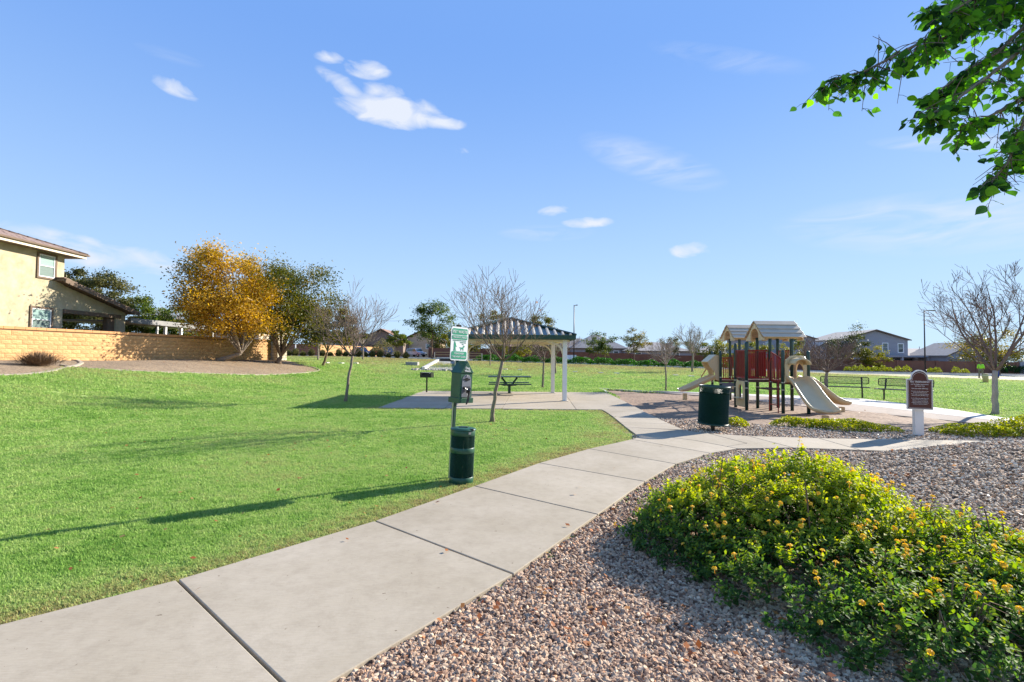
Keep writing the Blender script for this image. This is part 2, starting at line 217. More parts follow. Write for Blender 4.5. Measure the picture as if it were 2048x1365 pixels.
MT=dict(
 grass=grass_mat('turf',False), blade=grass_mat('grass_blade',True), stone=stone_mat(),
 gravel=gravel_mat('gravel_ground',34,STONE_COLS), fine=gravel_mat('fine_gravel',22,[(0,(.12,.085,.05)),(.4,(.28,.20,.12)),(.75,(.38,.28,.17)),(1,(.22,.16,.11))],.5),
 sand=gravel_mat('pit_sand',9,[(0,(.20,.125,.08)),(.5,(.30,.20,.13)),(1,(.19,.12,.075))],1.0), asphalt=mat('asphalt',(.09,.09,.095),.9,(.13,.13,.13),3),
 conc=concrete_mat('broom_concrete',(.36,.305,.225),(.43,.37,.285)), conc2=concrete_mat('pale_concrete',(.55,.52,.47),(.66,.63,.58)), conc_tan=concrete_mat('tan_concrete',(.36,.29,.23),(.44,.36,.29)),
 conc_grey=concrete_mat('grey_concrete',(.30,.29,.27),(.40,.39,.36)),
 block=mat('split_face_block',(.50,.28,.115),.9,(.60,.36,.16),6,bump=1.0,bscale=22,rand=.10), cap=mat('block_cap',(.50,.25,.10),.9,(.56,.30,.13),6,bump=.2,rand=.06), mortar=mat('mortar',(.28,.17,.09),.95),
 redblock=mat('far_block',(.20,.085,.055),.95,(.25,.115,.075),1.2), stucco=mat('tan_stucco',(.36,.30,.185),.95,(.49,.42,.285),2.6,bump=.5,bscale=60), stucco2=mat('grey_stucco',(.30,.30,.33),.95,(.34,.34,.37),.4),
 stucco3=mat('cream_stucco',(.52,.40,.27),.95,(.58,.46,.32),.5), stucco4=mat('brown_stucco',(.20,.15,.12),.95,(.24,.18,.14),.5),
 trim=mat('brown_trim',(.13,.085,.055),.8,(.16,.11,.07),3), tile=mat('roof_tile',(.20,.135,.11),.9,(.30,.21,.17),3,rand=.15), tile_grey=mat('grey_roof_tile',(.28,.25,.23),.9,(.38,.34,.31),2), tile_brown=mat('brown_roof_tile',(.22,.12,.08),.9,(.32,.19,.13),2),
 white=mat('white_paint',(.78,.76,.72),.45,(.72,.70,.66),2), cream=mat('cream_paint',(.72,.62,.46),.5,(.66,.56,.41),2), vinyl=mat('window_vinyl',(.8,.8,.78),.4),
 glass=mat('window_glass',(.05,.07,.07),.06,spec=1), blind=mat('window_blind',(.24,.36,.32),.12,(.32,.44,.40),1,stretch=(1,1,30),spec=.8), screen=mat('insect_screen',(.10,.15,.13),.4,(.15,.21,.19),1,stretch=(1,1,30)),
 green=mat('green_powder_coat',(.010,.062,.034),.4,(.016,.085,.048),8), liner=mat('black_liner',(.009,.026,.016),.95,spec=.1), dkgreen=mat('dark_green_steel',(.008,.045,.028),.4,(.012,.055,.035),5,spec=.5), roofgreen=mat('green_metal_roof',(.012,.035,.025),.28,(.02,.05,.035),3,spec=.8),
 teal=mat('teal_post',(.004,.042,.040),.3,spec=.6), red=mat('red_powder_coat',(.26,.014,.010),.4,(.32,.022,.016),4), deck=mat('brown_deck',(.10,.045,.035),.7), beige=mat('beige_plastic',(.64,.47,.25),.35,(.68,.52,.29),2,spec=.5),
 roofplastic=mat('taupe_plastic',(.50,.39,.27),.45,(.61,.49,.35),2), grey=mat('grey_plastic',(.16,.17,.20),.4), black=mat('black_plastic',(.008,.008,.008),.35), bag=mat('black_bag',(.01,.01,.012),.25,spec=.8), weathered=mat('weathered_metal',(.20,.20,.19),.6,(.27,.26,.24),2), rib=mat('glare_tan_rib',(.50,.43,.33),.45,(.58,.50,.40),6), metal=mat('galvanised_steel',(.45,.45,.45),.4,metal=.8), dark=mat('dark_bronze',(.03,.022,.02),.5),
 brown=mat('brown_sign',(.075,.014,.008),.45), signgreen=mat('sign_green',(.03,.30,.17),.4), signwhite=mat('sign_white',(.82,.82,.82),.4), letter=mat('lettering_white',(.8,.78,.75),.5),
 bark=mat('bark',(.19,.14,.10),.95,(.30,.24,.18),14,bump=.8,bscale=40,stretch=(1,1,.35)), bark2=mat('dark_bark',(.15,.095,.06),.95,(.24,.16,.10),10,bump=1,bscale=25,stretch=(1,1,.3)), palebark=mat('pale_bark',(.26,.20,.16),.95,(.38,.31,.26),8,bump=.5), twig=mat('twig_bark',(.13,.085,.065),.9,(.21,.15,.12),10), greybark=mat('grey_bark',(.30,.25,.20),.95,(.42,.36,.29),10,bump=.8,bscale=25,stretch=(1,1,.4)),
 skin=mat('skin',(.30,.16,.10),.6), hivis=mat('hi_vis_cloth',(.38,.85,.04),.7), khaki=mat('khaki_cloth',(.22,.19,.13),.9), blue=mat('blue_cloth',(.02,.04,.28),.9), straw=mat('straw_hat',(.42,.36,.16),.9), boot=mat('boot_leather',(.03,.02,.015),.7),
 carblue=mat('blue_car_paint',(.01,.025,.10),.2,spec=.8), carsilver=mat('silver_car_paint',(.42,.45,.52),.25,metal=.3), carred=mat('red_car_paint',(.30,.01,.01),.25), tyre=mat('tyre_rubber',(.015,.015,.015),.8), rim=mat('wheel_rim',(.4,.4,.4),.3,metal=.8), lamp=mat('lamp_lens',(.6,.6,.55),.2), tail=mat('tail_lens',(.4,.01,.01),.3),
 rock=mat('rip_rap',(.30,.27,.23),.9,(.40,.36,.30),3,rand=.2), castone=mat('pillar_stone',(.62,.52,.36),.9,(.70,.62,.48),4,bump=.6,rand=.15), stonemortar=mat('pillar_mortar',(.22,.15,.09),.95), tan=mat('tan_post',(.55,.40,.20),.8),
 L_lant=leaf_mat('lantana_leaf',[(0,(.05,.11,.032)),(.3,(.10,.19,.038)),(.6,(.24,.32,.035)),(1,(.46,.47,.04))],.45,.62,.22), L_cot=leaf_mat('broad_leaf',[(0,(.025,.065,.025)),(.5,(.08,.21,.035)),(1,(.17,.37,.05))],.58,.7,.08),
 L_aut=leaf_mat('autumn_leaf',[(0,(.05,.08,.012)),(.25,(.15,.12,.018)),(.5,(.34,.20,.03)),(.8,(.54,.33,.04)),(1,(.70,.46,.08))],.4), L_olive=leaf_mat('olive_leaf',[(0,(.03,.045,.008)),(.4,(.085,.095,.014)),(.75,(.20,.165,.02)),(1,(.38,.26,.03))],.35),
 L_green=leaf_mat('green_leaf',[(0,(.03,.055,.010)),(.5,(.085,.125,.018)),(1,(.20,.21,.03))],.35), L_yel=leaf_mat('yellow_green_leaf',[(0,(.07,.09,.01)),(.5,(.22,.21,.015)),(1,(.40,.33,.03))],.4),
 L_sage=leaf_mat('sage_leaf',[(0,(.04,.05,.015)),(.5,(.11,.11,.035)),(1,(.22,.19,.07))],.3), L_hedge=leaf_mat('hedge_leaf',[(0,(.01,.04,.006)),(.5,(.03,.12,.01)),(1,(.08,.24,.02))],.35), L_bright=leaf_mat('bright_shrub_leaf',[(0,(.06,.10,.01)),(.5,(.26,.30,.015)),(1,(.50,.46,.03))],.45),
 L_dry=leaf_mat('dry_leaf',[(0,(.20,.06,.02)),(.5,(.36,.13,.04)),(1,(.42,.25,.10))],.3), petal=leaf_mat('lantana_petal',[(0,(.80,.40,.03)),(.5,(.88,.56,.05)),(1,(.88,.70,.18))],.3), drybush=mat('dry_twigs',(.12,.07,.04),.9,(.22,.14,.08),9),
)
# ------------------------------------------------------------------ mesh builder
class MB:
    def __init__(s): s.v=[]; s.f=[]; s.mi=[]
    def add(s,vs,fs,k=0):
        b=len(s.v); s.v+= [tuple(p) for p in vs]; s.f+=[tuple(b+i for i in f) for f in fs]; s.mi+=[k]*len(fs); return s
    def box(s,c,d,rz=0,k=0,rx=0,ry=0):
        Mx=Matrix.Rotation(rz,3,'Z')@Matrix.Rotation(ry,3,'Y')@Matrix.Rotation(rx,3,'X'); C=Vector(c)
        vs=[C+Mx@Vector((x*d[0]/2,y*d[1]/2,z*d[2]/2)) for z in(-1,1) for y in(-1,1) for x in(-1,1)]
        return s.add(vs,[(0,2,3,1),(4,5,7,6),(0,1,5,4),(2,6,7,3),(0,4,6,2),(1,3,7,5)],k)
    def span(s,a,b,k=0): # axis box from corner a to corner b
        return s.box([(a[i]+b[i])/2 for i in range(3)],[abs(b[i]-a[i]) for i in range(3)],k=k)
    def tube(s,pts,rad,n=6,k=0,cap=True):
        pts=[Vector(p) for p in pts]; m=len(pts)
        if not hasattr(rad,'__len__'): rad=[rad]*m
        d=(pts[1]-pts[0]).normalized(); u=d.orthogonal().normalized(); vs=[]; fs=[]
        for i,p in enumerate(pts):
            t=(pts[min(i+1,m-1)]-pts[max(i-1,0)]).normalized(); u=(u-t*u.dot(t)); u=u.normalized() if u.length>1e-6 else t.orthogonal().normalized(); v=t.cross(u)
            for j in range(n):
                a=2*math.pi*j/n; vs.append(p+(u*math.cos(a)+v*math.sin(a))*rad[i])
        for i in range(m-1):
            for j in range(n): a=i*n+j; b=i*n+(j+1)%n; fs.append((a,b,b+n,a+n))
        if cap: fs.append(tuple(range(n-1,-1,-1))); fs.append(tuple((m-1)*n+j for j in range(n)))
        return s.add(vs,fs,k)
    def lathe(s,prof,c=(0,0,0),n=24,k=0,closed=True):
        vs=[];fs=[];m=len(prof)
        for r,z in prof:
            for j in range(n): a=2*math.pi*j/n; vs.append((c[0]+r*math.cos(a),c[1]+r*math.sin(a),c[2]+z))
        for i in range(m-1):
            for j in range(n): a=i*n+j; b=i*n+(j+1)%n; fs.append((a,b,b+n,a+n))
        if closed: fs.append(tuple(range(n-1,-1,-1))); fs.append(tuple((m-1)*n+j for j in range(n)))
        return s.add(vs,fs,k)
    def prism(s,poly,a,b,plane='z',k=0):
        def P(p,h): return {'z':(p[0],p[1],h),'y':(p[0],h,p[1]),'x':(h,p[0],p[1])}[plane]
        n=len(poly); area=sum(poly[i][0]*poly[(i+1)%n][1]-poly[(i+1)%n][0]*poly[i][1] for i in range(n))
        if area<0: poly=poly[::-1]
        if plane=='y': poly=poly[::-1]
        vs=[P(p,a) for p in poly]+[P(p,b) for p in poly]
        return s.add(vs,[tuple(range(n-1,-1,-1)),tuple(range(n,2*n))]+[(i,(i+1)%n,(i+1)%n+n,i+n) for i in range(n)],k)
    def build(s,name,mats,parent=None,smooth=False,bevel=0,label=None,kind=None):
        me=bpy.data.meshes.new(name); me.from_pydata(s.v,[],s.f)
        if not isinstance(mats,(list,tuple)): mats=[mats]
        for q in mats: me.materials.append(q)
        if len(mats)>1: me.polygons.foreach_set('material_index',s.mi)
        if smooth: me.polygons.foreach_set('use_smooth',[True]*len(s.f))
        me.update(); o=bpy.data.objects.new(name,me); COL.objects.link(o)
        if parent is not None: o.parent=parent
        if bevel:
            b=o.modifiers.new('Bevel','BEVEL'); b.width=bevel; b.segments=2; b.limit_method='ANGLE'
        if label: o['label']=label
        if kind: o['kind']=kind
        return o
ORD='first second third fourth fifth sixth seventh eighth ninth tenth eleventh twelfth thirteenth fourteenth fifteenth sixteenth'.split()
def tag(o,label=None,cat=None,group=None,kind=None):
    for k,v in (('label',label),('category',cat),('group',group),('kind',kind)):
        if v: o[k]=v
    return o
def thing(name,label,cat,loc=(0,0,0),rz=0,group=None):
    o=bpy.data.objects.new(name,None); o.empty_display_size=.2; COL.objects.link(o); o.location=loc; o.rotation_euler=(0,0,rz); return tag(o,label,cat,group)
def inst(me,name,parent=None,loc=(0,0,0),rot=(0,0,0),scl=(1,1,1)):
    o=bpy.data.objects.new(name,me); COL.objects.link(o); o.parent=parent; o.location=loc; o.rotation_euler=rot; o.scale=scl; return o
def copy_thing(src,loc,rz,label,scale=1):
    r=src.copy(); COL.objects.link(r); r.location=loc; r.rotation_euler=(0,0,rz); r.scale=(scale,)*3; r['label']=label
    for ch in [c for c in bpy.data.objects if c.parent==src]:
        c=ch.copy(); COL.objects.link(c); c.parent=r
        for g in [q for q in bpy.data.objects if q.parent==ch]:
            d=g.copy(); COL.objects.link(d); d.parent=c
    return r
def np_mesh(name,verts,quads,m,tint=None,k=4,smooth=False,extra=None):
    me=bpy.data.meshes.new(name); nv=len(verts); nf=len(quads)
    me.vertices.add(nv); me.vertices.foreach_set('co',np.asarray(verts,np.float32).ravel())
    me.loops.add(nf*k); me.loops.foreach_set('vertex_index',np.asarray(quads,np.int32).ravel())
    me.polygons.add(nf); me.polygons.foreach_set('loop_start',np.arange(0,nf*k,k,dtype=np.int32)); me.polygons.foreach_set('loop_total',np.full(nf,k,np.int32))
    if smooth: me.polygons.foreach_set('use_smooth',np.ones(nf,bool))
    me.update(calc_edges=True); me.validate()
    if m is not None: me.materials.append(m)
    if tint is not None:
        a=me.attributes.new('tint','FLOAT','FACE'); a.data.foreach_set('value',np.asarray(tint,np.float32))
    return me
def leaves_mesh(name,C,size,m,tint,aspect=.55,up=0.0,fold=False,dirs=None):
    """one small pointed leaf per centre, each its own orientation"""
    n=len(C); size=np.broadcast_to(size,(n,))
    nr=rng.normal(size=(n,3)); nr[:,2]=np.abs(nr[:,2])+up; 
    if dirs is not None: nr=nr*.75+dirs
    nr/=np.linalg.norm(nr,axis=1)[:,None]
    a=rng.normal(size=(n,3)); t=np.cross(nr,a); t/=np.linalg.norm(t,axis=1)[:,None]; b=np.cross(nr,t)
    L=size[:,None]*.5; W=L*aspect
    if fold:
        dz=nr*size[:,None]*.10; v=np.stack([C-t*L,C-t*L*.15-b*W+dz,C+t*L*.45-b*W*.75+dz,C+t*L,C+t*L*.45+b*W*.75+dz,C-t*L*.15+b*W+dz],1).reshape(-1,3)
        i=np.arange(n)[:,None]*6; q=np.concatenate([i+np.array([0,1,2,3]),i+np.array([0,3,4,5])],1).reshape(-1,4); return np_mesh(name,v,q,m,np.repeat(tint,2))
    v=np.stack([C-t*L,C-b*W,C+t*L,C+b*W],1).reshape(-1,3); q=(np.arange(n)[:,None]*4+np.arange(4)); return np_mesh(name,v,q,m,tint)
def obj(name,me,parent=None,kind=None,label=None):
    o=bpy.data.objects.new(name,me); COL.objects.link(o); o.parent=parent
    if kind:o['kind']=kind
    if label:o['label']=label
    return o
def text(s,size,loc,rot,m,parent,name='lettering',ext=.002,align='CENTER',sx=1):
    cu=bpy.data.curves.new(name,'FONT'); cu.body=s; cu.size=size; cu.align_x=align; cu.align_y='CENTER'; cu.extrude=ext; cu.materials.append(m); cu.resolution_u=2
    o=bpy.data.objects.new(name,cu); COL.objects.link(o); o.parent=parent; o.location=loc; o.rotation_euler=rot; o.scale=(sx,1,1); return o
def gn_instancer(name,P,rot,scl,idx,shapes,extra=None):
    """ONE object: points that carry copies of a few small shapes (ground cover)"""
    me=bpy.data.meshes.new(name); me.vertices.add(len(P)); me.vertices.foreach_set('co',np.asarray(P,np.float32).ravel()); me.update()
    a=me.attributes.new('rot','FLOAT_VECTOR','POINT'); a.data.foreach_set('vector',np.asarray(rot,np.float32).ravel())
    a=me.attributes.new('scl','FLOAT_VECTOR','POINT'); a.data.foreach_set('vector',np.asarray(scl,np.float32).ravel())
    a=me.attributes.new('idx','INT','POINT'); a.data.foreach_set('value',np.asarray(idx,np.int32))
    for k,v in (extra or {}).items(): a=me.attributes.new(k,'FLOAT','POINT'); a.data.foreach_set('value',np.asarray(v,np.float32))
    col=bpy.data.collections.new(name+'_shapes')
    for s in shapes: col.objects.link(s)
    g=bpy.data.node_groups.new(name,'GeometryNodeTree'); g.interface.new_socket('Geometry',in_out='INPUT',socket_type='NodeSocketGeometry'); g.interface.new_socket('Geometry',in_out='OUTPUT',socket_type='NodeSocketGeometry')
    N=g.nodes; L=g.links; gi=N.new('NodeGroupInput'); go=N.new('NodeGroupOutput'); ip=N.new('GeometryNodeInstanceOnPoints'); ci=N.new('GeometryNodeCollectionInfo')
    ci.inputs['Collection'].default_value=col; ci.inputs['Separate Children'].default_value=True; ci.inputs['Reset Children'].default_value=True
    def na(n,t):
        q=N.new('GeometryNodeInputNamedAttribute'); q.data_type=t; q.inputs['Name'].default_value=n; return q.outputs['Attribute']
    L.new(gi.outputs[0],ip.inputs['Points']); L.new(ci.outputs[0],ip.inputs['Instance']); ip.inputs['Pick Instance'].default_value=True
    L.new(na('idx','INT'),ip.inputs['Instance Index']); er=N.new('FunctionNodeEulerToRotation'); L.new(na('rot','FLOAT_VECTOR'),er.inputs[0]); L.new(er.outputs[0],ip.inputs['Rotation']); L.new(na('scl','FLOAT_VECTOR'),ip.inputs['Scale'])
    L.new(ip.outputs[0],go.inputs[0])
    o=bpy.data.objects.new(name,me); COL.objects.link(o); md=o.modifiers.new('scatter','NODES'); md.node_group=g; return o
def raw(name,me): return bpy.data.objects.new(name,me)
# ------------------------------------------------------------------ ground sheets
def ground():
    xs=np.concatenate([[-1500,-700,-350,-200,-140,-100],np.arange(-80,-26,3.),np.arange(-26,18,.2),np.arange(18,36,1.),np.arange(36,110,3.),[120,150,200,350,700,1500]])
    ys=np.concatenate([[-300,-80,-30,-14],np.arange(-10,2,1.),np.arange(2,40,.2),np.arange(40,66,1.),[67,68.5,70,72,74,76],np.arange(78,130,4.),[140,170,220,350,700,1500,3000]])
    X,Y=np.meshgrid(xs,ys); Z=zt(X,Y); nx=len(xs); ny=len(ys)
    cx=(X[:-1,:-1]+X[1:,1:])/2; cy=(Y[:-1,:-1]+Y[1:,1:])/2; reg=region(cx,cy)
    pit=pip(X,Y,PIT)|pip(X,Y,OUTER+INNER[::-1]); Z=Z-.05*pit; 
    # sand is trodden uneven
    for j,i in zip(*np.nonzero(pit)): Z[j,i]+=.035*mnoise.noise((X[j,i]*1.6,Y[j,i]*1.6,3))
    V=np.stack([X,Y,Z],-1).reshape(-1,3); I=np.arange(nx*ny).reshape(ny,nx)
    Q=np.stack([I[:-1,:-1],I[:-1,1:],I[1:,1:],I[1:,:-1]],-1)
    for r,(nm,m) in {0:('lawn','grass'),1:('gravel_bed','gravel'),2:('play_sand','sand'),3:('road','asphalt'),4:('dirt_ground','fine')}.items():
        q=Q[reg==r]; u,inv=np.unique(q,return_inverse=True); me=np_mesh(nm,V[u],inv.reshape(-1,4),MT[m],smooth=True)
        if r==0:
            dx=V[u]; d=path_edge_dry(dx[:,0],dx[:,1]); a=me.attributes.new('dry','FLOAT','POINT'); a.data.foreach_set('value',d.astype(np.float32))
        tag(obj(nm,me),kind='structure')
def path_edge_dry(X,Y):
    d=np.full(np.shape(X),9.); pl=PATH_L+NL+[(-4.2,15.3)]
    for (x0,y0),(x1,y1) in zip(pl[:-1],pl[1:]):
        t=np.clip(((X-x0)*(x1-x0)+(Y-y0)*(y1-y0))/((x1-x0)**2+(y1-y0)**2),0,1); d=np.minimum(d,np.hypot(X-x0-t*(x1-x0),Y-y0-t*(y1-y0)))
    e=np.clip(1-d/.75,0,1)
    # worn patch in the corner of the lawn by the fork and round the trash can
    e=np.maximum(e,.9*np.clip(1-np.hypot(X-2.2,Y-10.4)/1.6,0,1)); e=np.maximum(e,1.1*np.clip(1-np.hypot(X+.66,Y-6.4)/.6,0,1)); e=np.maximum(e,.6*np.clip(1-np.hypot(X+.5,Y-12.3)/.9,0,1)); return np.clip(e,0,1)
ground()
# ------------------------------------------------------------------ concrete
def slab(pts,parent,name='slab',z=.03,th=.12,m='conc',bev=.006,gap=.009,follow=False):
    n=len(pts); c=Vector((sum(p[0] for p in pts)/n,sum(p[1] for p in pts)/n)); q=[]
    A=sum(pts[i][0]*pts[(i+1)%n][1]-pts[(i+1)%n][0]*pts[i][1] for i in range(n))
    if A<0: pts=pts[::-1]
    P=[Vector(p) for p in pts]
    for i in range(n):
        a,b,d=P[i-1],P[i],P[(i+1)%n]; e1=(b-a).normalized(); e2=(d-b).normalized(); n1=Vector((-e1.y,e1.x)); n2=Vector((-e2.y,e2.x)); k=(n1+n2); k=k/max(.3,k.length_squared/2); q.append(b+k*gap)
    vs=[]
    for p in q: vs.append((p.x,p.y,z-th+(z1(p.x,p.y) if follow else 0)))
    for p in q: vs.append((p.x,p.y,z+(z1(p.x,p.y) if follow else 0)))
    mb=MB().add(vs,[tuple(range(n-1,-1,-1)),tuple(range(n,2*n))]+[(i,(i+1)%n,(i+1)%n+n,i+n) for i in range(n)]); return mb.build(name,MT[m],parent,bevel=bev)
walk=tag(bpy.data.objects.new('walkway',None),kind='structure'); COL.objects.link(walk)
for i in range(8): slab([PATH_L[i],PATH_R[i],PATH_R[i+1],PATH_L[i+1]],walk)
# fork slab, its right half, the branch going right and the branch going back
J1=(3.65,9.68)
slab([(2.41,9.74),(3.43,8.39),(4.11,8.84),(3.65,9.68),(2.95,10.3),(2.64,10.05)],walk)
slab([(2.64,10.05),(2.95,10.3),(3.65,9.68),(4.11,8.84),(4.0,10.9),(3.93,11.03),(2.69,11.4)],walk,z=.0298) if False else slab([(2.64,10.05),(2.95,10.3),(3.65,9.68),(4.0,9.05),(4.55,9.4),(4.3,10.6),(3.93,11.03),(2.69,11.4)],walk)
slab([(4.11,8.84),(5.2,8.98),(5.01,10.3),(4.3,10.6),(4.55,9.4),(4.0,9.05)],walk)
for i in range(1,6): slab([BR_N[i+1],BR_N[i+2],BR_F[i+1],BR_F[i]],walk) if i+2<len(BR_N) else None
for i in range(1,5): slab([NL[i],NR[i],NR[i+1] if i<4 else (4.15,15.3),NL[i+1] if i<4 else (2.83,15.3)],walk)
# ramada pad
ys_=[15.3,17.9,20.4,22.9]; xs_=[(-4.2,-4.2),(-2.1,-2.2),(-.3,.02),(2.04,2.45)]
cols=[lambda y,a=a:a[0]+(a[1]-a[0])*(y-15.3)/7.6 for a in xs_]+[lambda y:4.1+(.4)*(y-15.3)/7.6]
for i in range(4):
    for j in ((0,3),): slab([(cols[i](ys_[j[0]]),ys_[j[0]]),(cols[i+1](ys_[j[0]]),ys_[j[0]]),(cols[i+1](ys_[j[1]]),ys_[j[1]]),(cols[i](ys_[j[1]]),ys_[j[1]])],walk,gap=.006)
def strip(name,pts,wd,h,parent,m='conc2',z0=-.1,seg=None,base=None):
    """concrete edging that follows the ground"""
    P=[Vector(p) for p in pts]; n=len(P)
    off=[]
    for i in range(n):
        t=(P[min(i+1,n-1)]-P[max(i-1,0)]).normalized(); off.append(Vector((-t.y,t.x))*wd/2)
    out=[]
    for i in range(n-1):
        a,b=P[i],P[i+1]; d=(b-a).normalized()*.004; ps=[(a+d-off[i]),(b-d-off[i+1]),(b-d+off[i+1]),(a+d+off[i])]
        zs=[z1(p.x,p.y) if base is None else base for p in ps]
        vs=[(p.x,p.y,z+z0) for p,z in zip(ps,zs)]+[(p.x,p.y,z+h) for p,z in zip(ps,zs)]
        out.append(MB().add(vs,[(3,2,1,0),(4,5,6,7),(0,1,5,4),(1,2,6,5),(2,3,7,6),(3,0,4,7)]).build('kerb_stone',MT[m],parent,bevel=.01))
    return out
def dens(pts,step):
    o=[]
    for a,b in zip(pts[:-1],pts[1:]):
        a=Vector(a);b=Vector(b); n=max(1,round((b-a).length/step)); o+=[tuple(a+(b-a)*i/n) for i in range(n)]
    return o+[pts[-1]]
def smoothp(pts,n=4):
    out=[]; P=[Vector(p) for p in pts]
    for i in range(len(P)-1):
        p0=P[max(i-1,0)];p1=P[i];p2=P[i+1];p3=P[min(i+2,len(P)-1)]
        for k in range(n):
            t=k/n; out.append(tuple(.5*((2*p1)+(-p0+p2)*t+(2*p0-5*p1+4*p2-p3)*t*t+(-p0+3*p1-3*p2+p3)*t**3)))
    return out+[tuple(P[-1])]
kA=tag(bpy.data.objects.new('lawn_kerb',None),kind='structure'); COL.objects.link(kA); strip('kerb',smoothp(CURB_A,2),.12,.05,kA,m='conc')
kB=tag(bpy.data.objects.new('lawn_kerb',None),kind='structure'); COL.objects.link(kB); strip('kerb',smoothp(CURB_B,2),.12,.05,kB,m='conc')
kC=tag(bpy.data.objects.new('pit_kerb',None),kind='structure'); COL.objects.link(kC)
strip('kerb',[(4.52,22.95),(4.6,24.2),(4.64,25.6)],.12,.05,kC); strip('kerb',dens([(4.64,25.6),(6.1,24.5),(7.0,24.0)],1.5),.12,.05,kC); strip('kerb',dens([(12.8,11.55),(11,11.3),(8.84,11.4)],1.2),.1,.03,kC,m='conc_tan')
ring=tag(bpy.data.objects.new('play_walk',None),kind='structure'); COL.objects.link(ring)
for i in range(len(OUTER)-1):
    slab([MID[i],OUTER[i],OUTER[i+1],MID[i+1]],ring,z=.05,m='conc2',gap=.004); 
    a,b,c,d=INNER[i],MID[i],MID[i+1],INNER[i+1]
    vs=[(a[0],a[1],-.3),(b[0],b[1],-.3),(c[0],c[1],-.3),(d[0],d[1],-.3),(a[0],a[1],-.03),(b[0],b[1],.045),(c[0],c[1],.045),(d[0],d[1],-.03)]
    MB().add(vs,[(3,2,1,0),(4,5,6,7),(0,1,5,4),(1,2,6,5),(2,3,7,6),(3,0,4,7)]).build('sloped_apron',MT['conc_tan'],ring)  # apron in a tan concrete, darker than the walk
# street kerbs and far pavement
def ribbon(name,x0,x1,y0,y1,h,m,step=6,kind='structure',dz=0):
    xs=np.arange(x0,x1+.1,step); mb=MB()
    for a,b in zip(xs[:-1],xs[1:]):
        zs=[z1(a,y0),z1(b,y0),z1(b,y1),z1(a,y1)]; vs=[(x,y,z-.3) for x,y,z in zip((a,b,b,a),(y0,y0,y1,y1),zs)]+[(x,y,z+h) for x,y,z in zip((a,b,b,a),(y0,y0,y1,y1),zs)]
        mb.add(vs,[(4,5,6,7),(0,1,5,4),(2,3,7,6)]+([(3,0,4,7)] if a==xs[0] else [])+([(1,2,6,5)] if b==xs[-1] else []))
    return tag(mb.build(name,MT[m]),kind=kind)
ribbon('street_kerb',-160,180,66.6,67.0,.12,'conc2'); ribbon('street_kerb',-160,180,76.0,76.4,.14,'conc2'); ribbon('far_pavement',30,180,63.6,65.4,.03,'conc2'); ribbon('far_pavement',-60,180,77.2,78.6,.04,'conc2')
# ------------------------------------------------------------------ ground cover
def icos(seed,n=1,fl=.7):
    import bmesh
    bm=bmesh.new(); bmesh.ops.create_icosphere(bm,subdivisions=n,radius=.5); r=random.Random(seed)
    for v in bm.verts: v.co=v.co*(.72+.5*r.random()); v.co.z*=fl
    me=bpy.data.meshes.new('pebble'); bm.to_mesh(me); bm.free(); me.materials.append(MT['stone']); return raw('pebble',me)
def polar(n,r0,r1,a0,a1):
    r=np.exp(rng.uniform(math.log(r0),math.log(r1),n)); a=R(a0)+(R(a1)-R(a0))*rng.random(n); return r*np.sin(a),r*np.cos(a)
def scatter_stones():
    X,Y=polar(230000,1.9,17,-22,62); k=(region(X,Y)==1)&~on_path(X,Y); X,Y=X[k],Y[k]
    # more on the near strip
    d=np.hypot(X,Y); s=(.014+.026*rng.random(len(X))**1.4)*np.clip(.85+.04*d,1,1.5); z=zt(X,Y)+s*.12+rng.random(len(X))*.006
    n=len(X); sc=np.stack([s*rng.uniform(.9,1.5,n),s*rng.uniform(.8,1.2,n),s*rng.uniform(.8,1.2,n)],1)
    o=gn_instancer('loose_gravel',np.stack([X,Y,z],1),np.stack([rng.normal(0,.5,n),rng.normal(0,.5,n),rng.random(n)*6.28],1),sc,rng.integers(0,5,n),[icos(i) for i in range(5)])
    tag(o,'loose pinkish and grey crushed stone covering the beds beside the walkway','gravel',kind='stuff'); print('stones',n)
scatter_stones()
def tuft(seed,nb,h,rad):
    r=np.random.default_rng(seed); vs=[];fs=[]
    for i in range(nb):
        a=r.random()*6.28; d=rad*math.sqrt(r.random()); x,y=d*math.cos(a),d*math.sin(a); b=r.random()*6.28; lean=r.uniform(.2,1.0)*h; H=h*r.uniform(.5,1.1); wd=.0032*r.uniform(.7,1.3)
        lx,ly=math.cos(b)*lean,math.sin(b)*lean; px,py=-math.sin(b)*wd,math.cos(b)*wd; k=len(vs)
        vs+=[(x-px,y-py,-.01),(x+px,y+py,-.01),(x+lx*.4+px*.8,y+ly*.4+py*.8,H*.65),(x+lx*.4-px*.8,y+ly*.4-py*.8,H*.65),(x+lx,y+ly,H)]
        fs+=[(k,k+1,k+2,k+3),(k+3,k+2,k+4)]
    me=bpy.data.meshes.new('grass_tuft'); me.from_pydata(vs,[],fs); me.materials.append(MT['blade']); return raw('grass_tuft',me)
